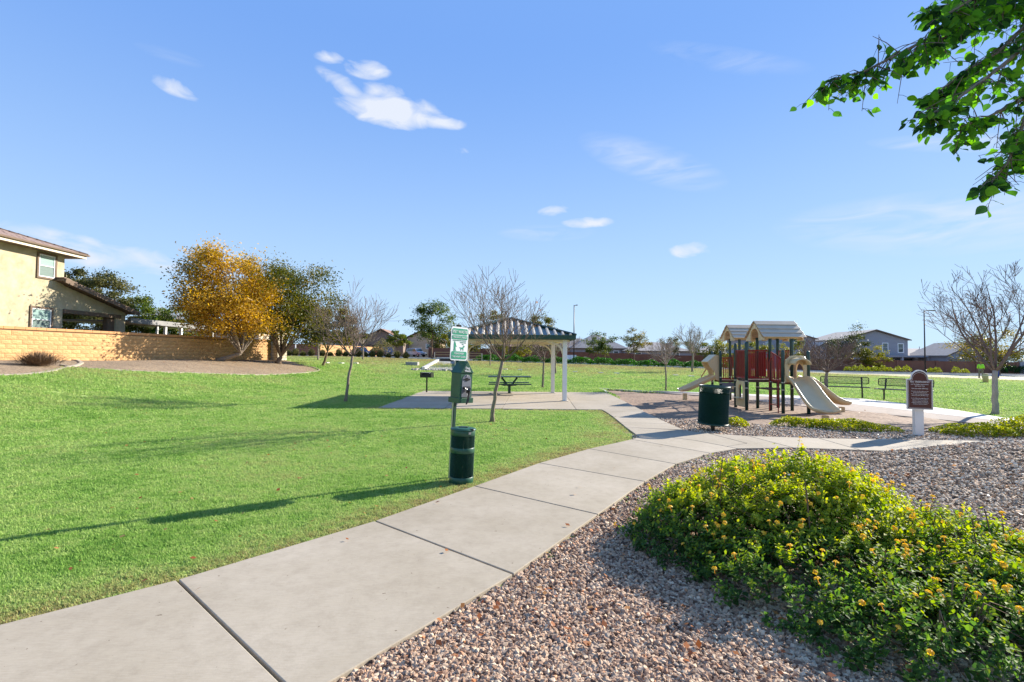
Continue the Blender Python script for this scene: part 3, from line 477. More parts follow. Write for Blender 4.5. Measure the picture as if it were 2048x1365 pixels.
def scatter_grass():
    X,Y=polar(250000,2.6,64,-52,52); d=np.hypot(X,Y); k=(region(X,Y)==0)&~on_path(X,Y)&(Y>1.5); X,Y,d=X[k],Y[k],d[k]; n=len(X)
    e=path_edge_dry(X,Y); keep=rng.random(n)>e*.45; X,Y,d,e=X[keep],Y[keep],d[keep],e[keep]; n=len(X)
    s=np.clip(d/7,.85,5.0)*rng.uniform(.7,1.25,n); hz=np.clip(d/12,.9,1.9)*rng.uniform(.6,1.2,n)*(1-.3*e)
    o=gn_instancer('grass',np.stack([X,Y,zt(X,Y)],1),np.stack([rng.normal(0,.1,n),rng.normal(0,.1,n),rng.random(n)*6.28],1),np.stack([s,s,hz],1),rng.integers(0,5,n),[tuft(i,20,.034,.055) for i in range(5)],{'dry':e*rng.uniform(.3,1.2,n)})
    tag(o,'short bright green lawn grass of the basin','grass',kind='stuff'); print('grass',n)
scatter_grass()
def scatter_leaves():
    n=900; X,Y=polar(n*3,2.8,30,-50,50); rg=region(X,Y); keep=(rng.random(n*3)<np.where(rg==1,.5,np.where(rg==0,.22,.15))); X,Y=X[keep],Y[keep]
    X2=rng.normal(-15.5,2.5,700); Y2=rng.normal(28.5,3,700); X3=rng.uniform(10.5,14,60); Y3=rng.uniform(13,21,60); X=np.concatenate([X,X2,X3]);Y=np.concatenate([Y,Y2,Y3])
    up=on_path(X,Y); keep=~up|(rng.random(len(X))<.06); X,Y,up=X[keep],Y[keep],up[keep]
    z=zt(X,Y)+.04+.01*up; C=np.stack([X,Y,z],1); me=leaves_mesh('fallen_leaves',C,rng.uniform(.03,.06,len(X)),MT['L_dry'],rng.random(len(X)),.7,up=2.5)
    tag(obj('fallen_leaves',me),'small dry orange leaves fallen on gravel, lawn and paving','leaves',kind='stuff')
scatter_leaves()
# ------------------------------------------------------------------ trees
def limb_into(mb,p,d,L,r,depth,rn,up=.12,nseg=9,wig=.12,tips=None,kids=(5,7),shrink=.55,minr=.004):
    pts=[Vector(p)]; rad=[r]; d=Vector(d).normalized(); step=L/nseg
    for i in range(nseg):
        d=(d+Vector((rn.gauss(0,wig),rn.gauss(0,wig),rn.gauss(0,wig)*.6+up))).normalized(); pts.append(pts[-1]+d*step); rad.append(max(minr,r*(1-.82*(i+1)/nseg)))
    mb.tube(pts,rad,n=6 if r>.02 else (4 if r>.009 else 3),cap=r>.02)
    if tips is not None: tips.append(pts[-1])
    if depth>0:
        n=rn.randint(*kids)
        for j in range(n):
            t=.18+.75*(j+rn.random()*.8)/n; i=min(nseg-1,int(t*nseg)); base=pts[i]; dd=(pts[i+1]-pts[i]).normalized(); ax=dd.orthogonal().normalized(); ax.rotate(Matrix.Rotation(rn.random()*6.28,3,dd))
            nd=(dd*math.cos(.75)+ax*math.sin(.75)).normalized(); limb_into(mb,base,nd,L*(shrink+.25*rn.random())*(1.1-.55*t),max(minr,rad[i]*.55),depth-1,rn,up,max(5,nseg-2),wig,tips,kids,shrink,minr)
def bare_tree(label,loc,H,spread,fork,lean=(0,0),r=.05,nl=5,seed=1,depth=3,barkm='bark',twigm='twig',leaves=0,group=None,minr=.004,cat='bare tree',kids=(5,7),curve=0,stems=None,lf=1.0):
    rn=random.Random(seed); t=thing('bare_tree',label,cat,(loc[0],loc[1],z1(*loc)-.03),0,group)
    mb=MB(); pts=[]; rad=[]
    for i in range(9):
        k=i/8; pts.append((lean[0]*(k+curve*math.sin(k*math.pi))+rn.gauss(0,.012),lean[1]*k+rn.gauss(0,.012),fork*k)); rad.append(r*(1.35-.1*k if i==0 else 1.05-.25*k))
    rad[0]=r*1.5; mb.tube(pts,rad,n=10); mb.build('trunk',MT[barkm],t,smooth=True); top=Vector(pts[-1]); tips=[]
    for j in range(nl):
        a=6.283*(j+.35*rn.random())/nl+.4; out=(.15 if j==0 else 1.35)*spread/(H-fork)*rn.uniform(.7,1.2); d=Vector((math.cos(a)*out,math.sin(a)*out,1))
        if stems: d=Vector(stems[j%len(stems)])
        m2=MB(); L=math.hypot(spread*(.8 if j else .35),(H-fork))*rn.uniform(.60,.76)*lf; limb_into(m2,top-Vector((0,0,.04)),d,L,r*rn.uniform(.42,.6),depth,rn,.085,10,.07,tips,kids,.5,minr)
        m2.build('limb',MT[twigm],t,smooth=True)
    if leaves:
        C=np.array([tips[rn.randrange(len(tips))] for _ in range(leaves)])+rng.normal(0,.05,(leaves,3)); k=C[:,2]<H*.8; C=C[k]; obj('dry_leaf_cluster',leaves_mesh('dry_leaf_cluster',C,rng.uniform(.035,.06,len(C)),MT['L_dry'],rng.random(len(C))),t,kind='stuff')
    return t
def leafy_tree(label,loc,H,crown,r=.12,lean=(0,0),lm='L_green',nclump=60,nleaf=9000,lsize=.12,seed=1,group=None,tintf=None,barkm='bark2',name='shade_tree',bias=None,cat='tree',wild=.2):
    """crown=(cx,cy,cz,rx,ry,rz) relative to the base"""
    rn=random.Random(seed); rg=np.random.default_rng(seed); t=thing(name,label,cat,(loc[0],loc[1],z1(*loc)-.03),0,group)
    cx,cy,cz,rx,ry,rz=crown; forkz=max(.5,cz-rz*1.12); fk=Vector((lean[0],lean[1],forkz)); mb=MB()
    pts=[Vector((0,0,0)).lerp(fk,i/6)+Vector((rn.gauss(0,.02),rn.gauss(0,.02),0))*(1 if i else 0) for i in range(7)]; mb.tube(pts,[r*(1.35 if i==0 else 1.1-.07*i) for i in range(7)],n=9); mb.build('trunk',MT[barkm],t,smooth=True)
    D=rg.normal(size=(nclump,3)); D[:,2]-=.1; D/=np.linalg.norm(D,axis=1)[:,None]; rr=.35+.62*rg.random(nclump)**.6; low=D[:,2]<-.35; D[low,2]*=.8
    C=D*rr[:,None]*np.array([rx,ry,rz])*(1+wild*rg.normal(size=(nclump,1))*.6)+np.array([cx,cy,cz]); C[:,2]=np.maximum(C[:,2],forkz*.8)
    lb=MB()
    for i in range(0,nclump,4):
        a=fk if i%8 else fk.lerp(Vector((cx,cy,cz)),.5); b=Vector(C[i]); mid=a.lerp(b,.5)+Vector((rn.gauss(0,.1*rx),rn.gauss(0,.1*ry),.12*rz)); lb.tube([a,a.lerp(mid,.6)+Vector((0,0,.04)),mid,mid.lerp(b,.6),b],[r*.42,r*.32,r*.24,r*.15,r*.06],n=5,cap=False)
    lb.build('branches',MT[barkm],t,smooth=True,kind='stuff')
    per=rg.multinomial(nleaf,rg.dirichlet(np.full(nclump,6.))); idx=np.repeat(np.arange(nclump),per); cs=(.17+.14*rg.random(nclump))*min(rx,rz)
    off=np.clip(rg.normal(size=(nleaf,3)),-1.6,1.6)*np.array([1,1,.62])*.62; P=C[idx]+off*cs[idx][:,None]
    # twiggy outline: some leaves strung along short sprays beyond the clumps
    k=rg.random(nleaf)<.22; sp=D[idx]+rg.normal(0,.35,(nleaf,3)); P[k]+=(sp*(rg.random((nleaf,1))*.9*cs[idx][:,None]*.9))[k]
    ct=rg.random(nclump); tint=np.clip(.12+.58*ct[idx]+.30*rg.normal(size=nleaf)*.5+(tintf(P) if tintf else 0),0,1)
    me=leaves_mesh('crown',P,lsize*rg.uniform(.6,1.2,nleaf),MT[lm],tint,.5,up=.2); obj('crown',me,t,kind='stuff'); return t
bare_tree('young bare tree with leaning curved trunk on the lawn in front of the shelter',(-.48,12.3),3.75,2.3,1.62,(.27,0),.05,6,seed=3,depth=2,leaves=70,group='bare trees on the lawn',kids=(8,10),curve=-.25)
bare_tree('slender bare tree with straight pale trunk alone on the left lawn',(-5.94,17.3),4.1,2.1,1.72,(.22,.05),.052,7,seed=8,depth=2,leaves=50,group='bare trees on the lawn',kids=(8,10),minr=.0045)
bare_tree('large spreading bare tree with forked trunk beyond the no trespassing sign',(15.0,15.05),4.35,2.7,1.42,(.02,0),.085,6,seed=12,depth=3,barkm='greybark',leaves=330,group='bare trees on the lawn',kids=(4,6),minr=.0055,stems=[(-.40,0,1),(.35,.1,1),(-.50,.7,1),(.85,-.2,1),(.1,.7,1),(.1,-.6,1)],lf=1.18)
bare_tree('thin bare tree with dark trunk behind the shelter posts',(1.67,26.1),3.5,1.6,1.5,(.05,0),.06,6,seed=21,depth=2,group='bare trees on the lawn',kids=(5,7),minr=.006)
bare_tree('slim bare tree with thin dark trunk left of the tube slide',(7.9,24.8),2.95,1.5,1.4,(.0,0),.045,6,seed=31,depth=2,group='bare trees on the lawn',kids=(6,8),minr=.006,twigm='palebark')
bare_tree('bare tree with pale forks further back between hedge and tube slide',(17.5,47),5.0,2.6,1.9,(.1,0),.10,6,seed=41,depth=2,group='bare trees on the lawn',kids=(6,8),minr=.010,twigm='palebark')
bare_tree('bushy little bare tree standing behind the first bench',(13.75,21.3),2.75,1.9,1.18,(.1,0),.07,9,seed=51,depth=2,group='bare trees on the lawn',kids=(8,10),minr=.006)
bare_tree('bare whitish sapling with forked trunk seen under the shelter roof',(-2.2,48.8),3.7,1.8,1.2,(.05,0),.06,5,seed=61,depth=2,group='bare trees on the lawn',kids=(5,6),minr=.010,twigm='palebark')
bare_tree('dark trunked bare tree seen between the two right shelter posts',(3.6,40.2),3.9,2.0,1.6,(0,0),.08,6,seed=71,depth=2,group='bare trees on the lawn',kids=(5,7),minr=.009,twigm='palebark')
bare_tree('white trunked bare tree beside the autumn trees and grey shrubs',(-16.8,42),3.6,1.2,2.0,(0,0),.07,5,seed=81,depth=1,group='bare trees on the lawn',minr=.010,barkm='palebark')
bare_tree('small bare tree in front of the house with the parked blue car',(-15.2,49.4),3.6,1.9,1.6,(0,0),.08,6,seed=91,depth=2,group='bare trees on the lawn',minr=.010,twigm='palebark')
bare_tree('far bare tree behind the patio cover of the left house',(-43,60),7.0,4.0,2.0,(0,0),.16,6,seed=95,depth=2,minr=.016,twigm='palebark',kids=(7,9))
bare_tree('tall bare tree between the street and the light pole',(9.2,83),5.5,3.2,1.6,(0,0),.12,6,seed=96,depth=2,minr=.016,kids=(6,8),twigm='palebark')
bare_tree('bare tree behind the hedge right of the two olive trees',(31.5,84),5.0,2.2,1.8,(0,0),.12,6,seed=97,depth=2,minr=.016,kids=(7,9),twigm='palebark')
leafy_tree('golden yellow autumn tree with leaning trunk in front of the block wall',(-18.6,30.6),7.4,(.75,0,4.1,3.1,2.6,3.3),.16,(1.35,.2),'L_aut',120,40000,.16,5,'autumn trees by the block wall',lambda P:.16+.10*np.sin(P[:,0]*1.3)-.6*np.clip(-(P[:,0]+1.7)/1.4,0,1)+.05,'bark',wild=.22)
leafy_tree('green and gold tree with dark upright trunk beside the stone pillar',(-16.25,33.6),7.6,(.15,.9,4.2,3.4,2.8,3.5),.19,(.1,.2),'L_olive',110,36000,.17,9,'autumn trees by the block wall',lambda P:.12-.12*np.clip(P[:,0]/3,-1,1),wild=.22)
leafy_tree('low olive and amber tree spreading right of the two autumn trees',(-14.4,37.0),4.6,(.9,0,2.8,2.4,1.8,1.5),.1,(.3,0),'L_olive',45,13000,.18,14,'autumn trees by the block wall',lambda P:.1)
def dist_tree(label,px_x,Y,H,w,lm='L_olive',seed=1,n=5000,ls=.24,lift=.3,t=None,nm='shade_tree',lean=0,wild=.2):
    return leafy_tree(label,(px_x,Y),H,(lean,0,H*(.5+lift/2),w/2,w/2.2,H*(.5-lift/2)),.05*H**.75*.6,(lean*.5,0),lm,max(24,int(w*8)),n,ls,seed,'trees along the far streets',t,'bark2',nm,wild=wild)
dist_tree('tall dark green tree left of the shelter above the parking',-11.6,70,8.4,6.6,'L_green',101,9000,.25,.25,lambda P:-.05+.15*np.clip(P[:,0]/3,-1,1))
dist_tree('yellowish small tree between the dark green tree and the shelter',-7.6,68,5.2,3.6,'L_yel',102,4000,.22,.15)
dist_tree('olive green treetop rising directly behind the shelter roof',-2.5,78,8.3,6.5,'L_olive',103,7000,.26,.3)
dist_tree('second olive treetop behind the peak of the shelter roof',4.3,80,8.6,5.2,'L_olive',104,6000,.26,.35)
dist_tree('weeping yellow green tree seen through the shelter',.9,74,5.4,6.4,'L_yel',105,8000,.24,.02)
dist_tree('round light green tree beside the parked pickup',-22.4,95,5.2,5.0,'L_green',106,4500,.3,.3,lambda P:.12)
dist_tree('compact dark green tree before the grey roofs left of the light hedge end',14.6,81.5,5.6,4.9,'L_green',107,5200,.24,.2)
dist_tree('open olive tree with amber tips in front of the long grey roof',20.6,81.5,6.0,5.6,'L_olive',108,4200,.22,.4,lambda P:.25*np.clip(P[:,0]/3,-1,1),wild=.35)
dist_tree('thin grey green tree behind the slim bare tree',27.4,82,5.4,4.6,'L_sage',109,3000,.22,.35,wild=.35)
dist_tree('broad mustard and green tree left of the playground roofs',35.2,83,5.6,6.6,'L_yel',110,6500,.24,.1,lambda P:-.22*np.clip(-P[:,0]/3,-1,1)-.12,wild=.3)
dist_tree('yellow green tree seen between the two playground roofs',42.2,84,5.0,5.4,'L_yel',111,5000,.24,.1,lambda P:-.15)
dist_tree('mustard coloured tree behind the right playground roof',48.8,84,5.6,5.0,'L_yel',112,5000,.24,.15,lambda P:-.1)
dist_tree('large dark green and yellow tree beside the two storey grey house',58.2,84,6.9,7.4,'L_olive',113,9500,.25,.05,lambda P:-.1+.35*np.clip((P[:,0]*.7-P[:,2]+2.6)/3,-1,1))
dist_tree('low yellow foliage tree against the wall by the two storey house',62.2,83,4.2,4.6,'L_yel',114,5000,.24,.0)
dist_tree('rusty green tree at the right edge behind the two workers',70.5,70,7.0,9.5,'L_olive',115,10000,.24,.15,lambda P:.1)
dist_tree('tall grey green tree behind the roof corner of the left house',-44.5,48,10.0,5.2,'L_sage',116,16000,.24,.1,lambda P:-.1)
dist_tree('feathery olive tree behind the sloping porch roof',-40.6,48,9.2,5.6,'L_sage',117,16000,.24,.1,wild=.3)
dist_tree('light green tree above the low end of the porch roof',-38.6,50,6.6,4.8,'L_green',118,11000,.24,.1,lambda P:.1)
dist_tree('small yellow green tree right behind the patio cover',-35.2,52,5.4,3.6,'L_yel',119,3500,.22,.1,lambda P:-.1)
dist_tree('dark bushy tree filling the gap left of the shelter posts',-8.2,86,5.6,6.2,'L_olive',121,8000,.25,.05,lambda P:-.25)
dist_tree('dark tree behind the tan house at the end of the street',-14.5,103,6.0,6.5,'L_olive',122,6000,.28,.05,lambda P:-.15)
dist_tree('low dark tree behind the weeping yellow green tree',6.0,92,5.6,7.0,'L_olive',123,7000,.27,.0,lambda P:-.2)
# ------------------------------------------------------------------ shelter (ramada)
def shelter():
    t=thing('picnic_shelter','square park shelter with cream posts and dark green ribbed metal roof','shelter',(-.05,20.1,.03),R(1.5))
    for x in(-1.98,1.98):
        for y in(-2.0,2.0):
            p=MB().box((x,y,1.2),(.16,.16,2.4)).build('post',MT['white'],t,bevel=.006); MB().box((x,y,.012),(.26,.26,.02)).build('base_plate',MT['cream'],p)
    for y in(-2.0,2.0): MB().box((0,y,2.31),(4.3,.12,.2)).build('beam',MT['cream'],t,bevel=.004)
    for x in(-1.98,1.98): MB().box((x,0,2.31),(.12,3.84,.196)).build('beam',MT['cream'],t,bevel=.004)
    for sx in(-1,1):
        for y in(-2.0,2.0):
            m=MB(); pts=[(sx*(1.9-.55*(1-math.cos(a))),y,2.2-.42*(1-math.sin(a))) for a in np.linspace(0,math.pi/2,7)]; m.tube(pts,.045,n=4); m.build('brace',MT['cream'],t)
    E=2.35; zE=2.44; zA=3.2; A=Vector((0,0,zA)); cs=[Vector((-E,-E,zE)),Vector((E,-E,zE)),Vector((E,E,zE)),Vector((-E,E,zE))]
    for i in range(4):
        a,b=cs[i],cs[(i+1)%4]; n=(b-a).cross(A-a).normalized(); dn=n*.03
        pan=MB().add([a,b,A,a-dn,b-dn,A-dn],[(0,1,2),(3,5,4),(0,3,4,1),(1,4,5,2),(2,5,3,0)]).build('roof_panel',MT['roofgreen'],t)
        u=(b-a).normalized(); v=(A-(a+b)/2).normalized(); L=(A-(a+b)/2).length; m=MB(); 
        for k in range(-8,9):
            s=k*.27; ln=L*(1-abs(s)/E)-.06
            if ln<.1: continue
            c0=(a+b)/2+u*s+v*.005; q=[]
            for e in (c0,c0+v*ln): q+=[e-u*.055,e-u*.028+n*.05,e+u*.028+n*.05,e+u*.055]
            MB().add(q,[(0,1,5,4),(1,2,6,5),(2,3,7,6),(0,3,2,1),(4,5,6,7)]).build('roof_rib',MT['rib'],pan)  # ribs coloured pale to stand in for glare off the green metal
        MB().add([a+Vector((0,0,.012)),b+Vector((0,0,.012)),b-Vector((0,0,.13)),a-Vector((0,0,.13)),a*.985+Vector((0,0,.012)),b*.985+Vector((0,0,.012)),b*.985-Vector((0,0,.13)),a*.985-Vector((0,0,.13))],[(0,3,2,1),(4,5,6,7),(3,7,6,2),(0,1,5,4)]).build('fascia',MT['dkgreen'],t)
        hp=MB(); hp.tube([a+Vector((0,0,.03)),A+Vector((0,0,.05))],.045,n=6); hp.build('hip_cap',MT['roofgreen'],t)
    MB().span((-E+.04,-E+.04,2.405),(E-.04,E-.04,2.43)).build('ceiling',MT['cream'],t)
shelter()
def picnic_table():
    t=thing('picnic_table','dark green pedestal picnic table with attached benches under the shelter','table',(-.1,21.7,.03),R(2))
    for k in range(6): MB().box((0,-.36+k*.145,.75),(1.9,.135,.04)).build('tabletop_plank',MT['dkgreen'],t,bevel=.005)
    for s in(-1,1):
        for k in(0,1): MB().box((0,s*(.66+k*.15),.45),(1.85,.135,.04)).build('seat_plank',MT['dkgreen'],t,bevel=.005)
    MB().box((0,0,.2),(.12,.12,.4)).build('pedestal',MT['dkgreen'],t,bevel=.005)
    for x in(-.35,.35):
        m=MB(); m.tube([(x*.3,0,.4),(x,0,.71)],.045,n=6); m.tube([(x*.25,-.0,.36),(x*.6,-.8,.42)],.035,n=6); m.tube([(x*.25,.0,.36),(x*.6,.8,.42)],.035,n=6); m.build('support_arm',MT['dkgreen'],t)
    MB().prism([(-.5,.42),(-.25,.34),(.25,.34),(.5,.42)],-.06,.06,'y').build('cradle',MT['dkgreen'],t)
picnic_table()
def grill():
    t=thing('park_grill','black box park grill on a single post at the pad edge','grill',(-3.85,22.0,.03),R(-8))
    m=MB(); m.tube([(0,0,0),(0,0,.66)],.035,n=10); m.build('post',MT['black'],t)
    m=MB(); m.box((0,0,.68),(.52,.4,.02)); m.box((-.25,0,.79),(.02,.4,.22)); m.box((.25,0,.79),(.02,.4,.22)); m.box((0,.19,.79),(.48,.02,.22)); m.box((0,-.19,.745),(.48,.02,.12)); m.build('firebox',MT['black'],t)
    m=MB()
    for k in range(9): m.tube([(-.2+k*.05,-.18,.89),(-.2+k*.05,.2,.89)],.006,n=4)
    m.tube([(-.22,-.19,.89),(.22,-.19,.89)],.008,n=4); m.build('grate',MT['metal'],t)
    MB().box((.2,-.23,.86),(.03,.06,.02)).build('handle',MT['metal'],t)
grill()
# ------------------------------------------------------------------ pet waste station and cans
def mesh_tube(name,r,z0,z1_,nr,nz,m,parent,th,c=(0,0,0),tap=0):
    vs=[];fs=[]
    for i in range(nz+1):
        for j in range(nr): a=2*math.pi*(j+.5*(i%2))/nr; rr=r+tap*i/nz; vs.append((c[0]+rr*math.cos(a),c[1]+rr*math.sin(a),z0+(z1_-z0)*i/nz))
    me=bpy.data.meshes.new(name)
    for i in range(0,nz-1):
        for j in range(nr):
            if i%2==0: fs.append((i*nr+j,(i+1)*nr+j,(i+2)*nr+j,(i+1)*nr+(j-1)%nr))
            else: fs.append((i*nr+j,(i+1)*nr+(j+1)%nr,(i+2)*nr+j,(i+1)*nr+j))
    me.from_pydata(vs,[],fs); me.materials.append(m); o=bpy.data.objects.new(name,me); COL.objects.link(o); o.parent=parent
    w_=o.modifiers.new('holes','WIREFRAME'); w_.thickness=th; w_.use_even_offset=False; return o
def rounded(w_,h,r,n=5,cx=0,cz=0):
    P=[]
    for (sx,sz,a0) in ((1,1,0),(-1,1,90),(-1,-1,180),(1,-1,270)):
        for k in range(n+1): a=R(a0+90*k/n); P.append((cx+sx*(w_/2-r)+r*math.cos(a),cz+sz*(h/2-r)+r*math.sin(a)))
    return P
def pet_station():
    t=thing('pet_waste_station','green pet waste station with sign and bag box on a leaning steel post','sign post',(-.80,6.6,0),R(47))
    t.rotation_euler=(R(1.6),R(1.9),R(47))
    m=MB(); m.box((0,.03,1.02),(.045,.045,2.06)); m.build('post',MT['dkgreen'],t,bevel=.003)
    MB().box((-.0245,.03,1.0),(.004,.02,2.0)).build('post_edge',MT['metal'],t)
    MB().box((0,.03,2.07),(.05,.05,.04)).build('post_cap',MT['black'],t)
    pl=MB().prism(rounded(.305,.457,.035,5,0,1.83),-.006,0,'y').build('sign_plate',MT['signwhite'],t,label='white and green pet waste sign with man and dog')
    y=-.0085; gp=MT['signgreen']; Rr=(R(90),0,0)
    MB().prism(rounded(.272,.085,.02,4,0,1.993),-.0085,-.006,'y').build('green_band',gp,pl); MB().prism(rounded(.272,.052,.008,3,0,1.914),-.0085,-.006,'y').build('green_band',gp,pl)
    MB().prism(rounded(.272,.105,.02,4,0,1.672),-.0085,-.006,'y').build('green_band',gp,pl)
    w_=MT['signwhite']
    text('PET WASTE',.058,(0,y,1.991),Rr,w_,pl,sx=.86); text('TRANSMITS DISEASE',.029,(0,y,1.914),Rr,w_,pl,sx=.92); text('LEASH CURB AND CLEAN UP',.0185,(0,-.0068,1.872),Rr,gp,pl,sx=.98); text('AFTER YOUR',.0185,(.062,-.0068,1.847),Rr,gp,pl); text('PET',.0185,(.062,-.0068,1.823),Rr,gp,pl)
    text('PLEASE KEEP',.034,(0,y,1.695),Rr,w_,pl,sx=.9); text('THIS AREA CLEAN',.034,(0,y,1.652),Rr,w_,pl,sx=.86)
    man=[(-.085,1.862),(-.076,1.856),(-.076,1.845),(-.066,1.832),(-.060,1.805),(-.046,1.790),(-.049,1.785),(-.066,1.797),(-.068,1.775),(-.062,1.745),(-.060,1.738),(-.052,1.736),(-.052,1.732),(-.072,1.732),(-.078,1.768),(-.086,1.735),(-.080,1.733),(-.080,1.730),(-.100,1.730),(-.096,1.765),(-.097,1.825),(-.094,1.842),(-.094,1.856)]
    MB().prism(man,-.0085,-.006,'y').build('man_pictogram',gp,pl)
    dog=[(.075,1.805),(.083,1.812),(.086,1.800),(.098,1.795),(.094,1.788),(.082,1.786),(.074,1.770),(.076,1.738),(.068,1.738),(.064,1.760),(.040,1.764),(.036,1.738),(.027,1.738),(.026,1.762),(.018,1.768),(.006,1.782),(.010,1.786),(.026,1.779),(.060,1.782)]
    MB().prism(dog,-.0085,-.006,'y').build('dog_pictogram',gp,pl)
    # bag box with gabled roof
    b=MB().prism([(-.105,1.08),(.105,1.08),(.105,1.44),(-.105,1.44)],-.19,.0,'y').build('bag_box',MT['green'],t,bevel=.004)
    r=MB().prism([(-.118,1.44),(.118,1.44),(0,1.60)],-.20,.008,'y').build('box_roof',MT['green'],t,bevel=.004); text('Dog',.045,(0,-.2025,1.505),Rr,w_,r,sx=1); text('Waste',.04,(0,-.2025,1.468),Rr,w_,r)
    MB().box((0,-.095,1.075),(.25,.225,.07)).build('box_base',MT['green'],t,bevel=.004)
    ar=[(-.078,1.12),(.078,1.12),(.078,1.34)]+[(.078*math.cos(a),1.34+.078*math.sin(a)) for a in np.linspace(0,math.pi,9)[1:-1]]+[(-.078,1.34)]
    f=MB().prism(ar,-.196,-.189,'y').build('box_door',MT['grey'],b,bevel=.001)
    MB().box((0,-.198,1.355),(.11,.006,.018)).build('bag_slot',MT['black'],b); MB().box((0,-.1985,1.355),(.04,.008,.042)).build('bag_slot',MT['black'],b); m=MB(); m.tube([(0,-.19,1.405),(0,-.205,1.405)],.011,n=10); m.build('lock',MT['metal'],b)
    MB().box((0,-.198,1.245),(.12,.006,.03)).build('bag_slot',MT['black'],b)
    # loose black bags pulled out of the slot
    rn=random.Random(4); vs=[];fs=[]
    def strip_(pts,wd):
        base=len(vs)
        for i,p in enumerate(pts):
            j=Vector((rn.gauss(0,.006),rn.gauss(0,.006),rn.gauss(0,.003))); wv=wd*(.6+.5*rn.random()); a_=rn.gauss(0,.5); vs.append(Vector(p)+j+Vector((wv*math.cos(a_),wv*math.sin(a_),0))); vs.append(Vector(p)-j-Vector((wv*math.cos(a_),wv*math.sin(a_),0)))
        for i in range(len(pts)-1): fs.append((base+2*i,base+2*i+1,base+2*i+3,base+2*i+2))
    for k in range(7):
        x0=-.055+.018*k; strip_([(x0,-.20,1.245),(x0+rn.gauss(0,.01),-.235,1.25+.01*rn.random()),(x0*.8,-.25,1.21),(x0*.6,-.24,1.17)],.018)
    for k in range(4): strip_([(.0+.01*k,-.235,1.20),(-.01+.01*k,-.25,1.14),(-.02+.005*k,-.245,1.08),(-.035+.005*k,-.24,1.02)],.022)
    bg=MB().add(vs,fs).build('waste_bag',MT['bag'],t); s_=bg.modifiers.new('thick','SOLIDIFY'); s_.thickness=.0015; q=bg.modifiers.new('round','SUBSURF'); q.levels=q.render_levels=1
pet_station()
def waste_can():
    t=thing('trash_can','small cylindrical green perforated trash can with lid below the pet sign','trash can',(-.655,6.43,-.005),R(0)); t.rotation_euler=(0,R(1.8),0)
    mesh_tube('perforated_wall',.155,.085,.70,64,58,MT['green'],t,.0035)
    m=MB(); 
    for z0,zz in((.0,.09),(.40,.47),(.625,.70)): MB().lathe([(.157,z0),(.160,z0+.003),(.160,zz-.003),(.157,zz)],n=40,closed=False).build('band',MT['green'],t,smooth=True)
    MB().lathe([(.142,.02),(.142,.69)],n=28).build('liner',MT['liner'],t,smooth=True)
    lid=MB(); lid.lathe([(.0,.725),(.12,.723),(.165,.712),(.172,.70),(.168,.694),(.10,.70),(0,.70)],n=36,closed=False); l=lid.build('lid',MT['green'],t,smooth=True)
    MB().box((.12,-.1,.712),(.05,.03,.02)).build('hinge',MT['black'],l); MB().box((0,0,.727),(.12,.05,.012)).build('handle',MT['black'],l,bevel=.003); MB().box((.098,-.128,.668),(.035,.006,.03),rz=R(38)).build('maker_plate',MT['metal'],t)
waste_can()
def park_can():
    t=thing('trash_can','large dark green mesh trash receptacle on a pedestal beside the path','trash can',(4.66,11.25,0),R(0)); t.rotation_euler=(R(1),R(2.5),0)
    mesh_tube('mesh_wall',.325,.15,1.0,84,84,MT['dkgreen'],t,.008); mesh_tube('mesh_wall',.318,.16,.985,84,84,MT['dkgreen'],t,.007)
    MB().lathe([(.33,.985),(.345,.99),(.345,1.03),(.33,1.035),(.32,1.03),(.32,.99),(.33,.985)],n=48,closed=False).build('top_ring',MT['dkgreen'],t,smooth=True)
    MB().lathe([(.33,.14),(.34,.145),(.34,.17),(.33,.175)],n=48,closed=False).build('bottom_ring',MT['dkgreen'],t,smooth=True)
    MB().lathe([(.0,.145),(.325,.15),(.325,.158),(0,.158)],n=40,closed=False).build('floor_plate',MT['dkgreen'],t)
    MB().lathe([(.30,.2),(.30,.86),(.335,.875),(.335,.885),(.3,.885)],n=36,closed=False).build('liner',MT['liner'],t,smooth=True)
    m=MB(); m.lathe([(.05,0),(.05,.1),(.12,.15)],n=16); m.lathe([(.13,0),(.13,.02)],n=20); m.build('pedestal',MT['black'],t)
park_can()
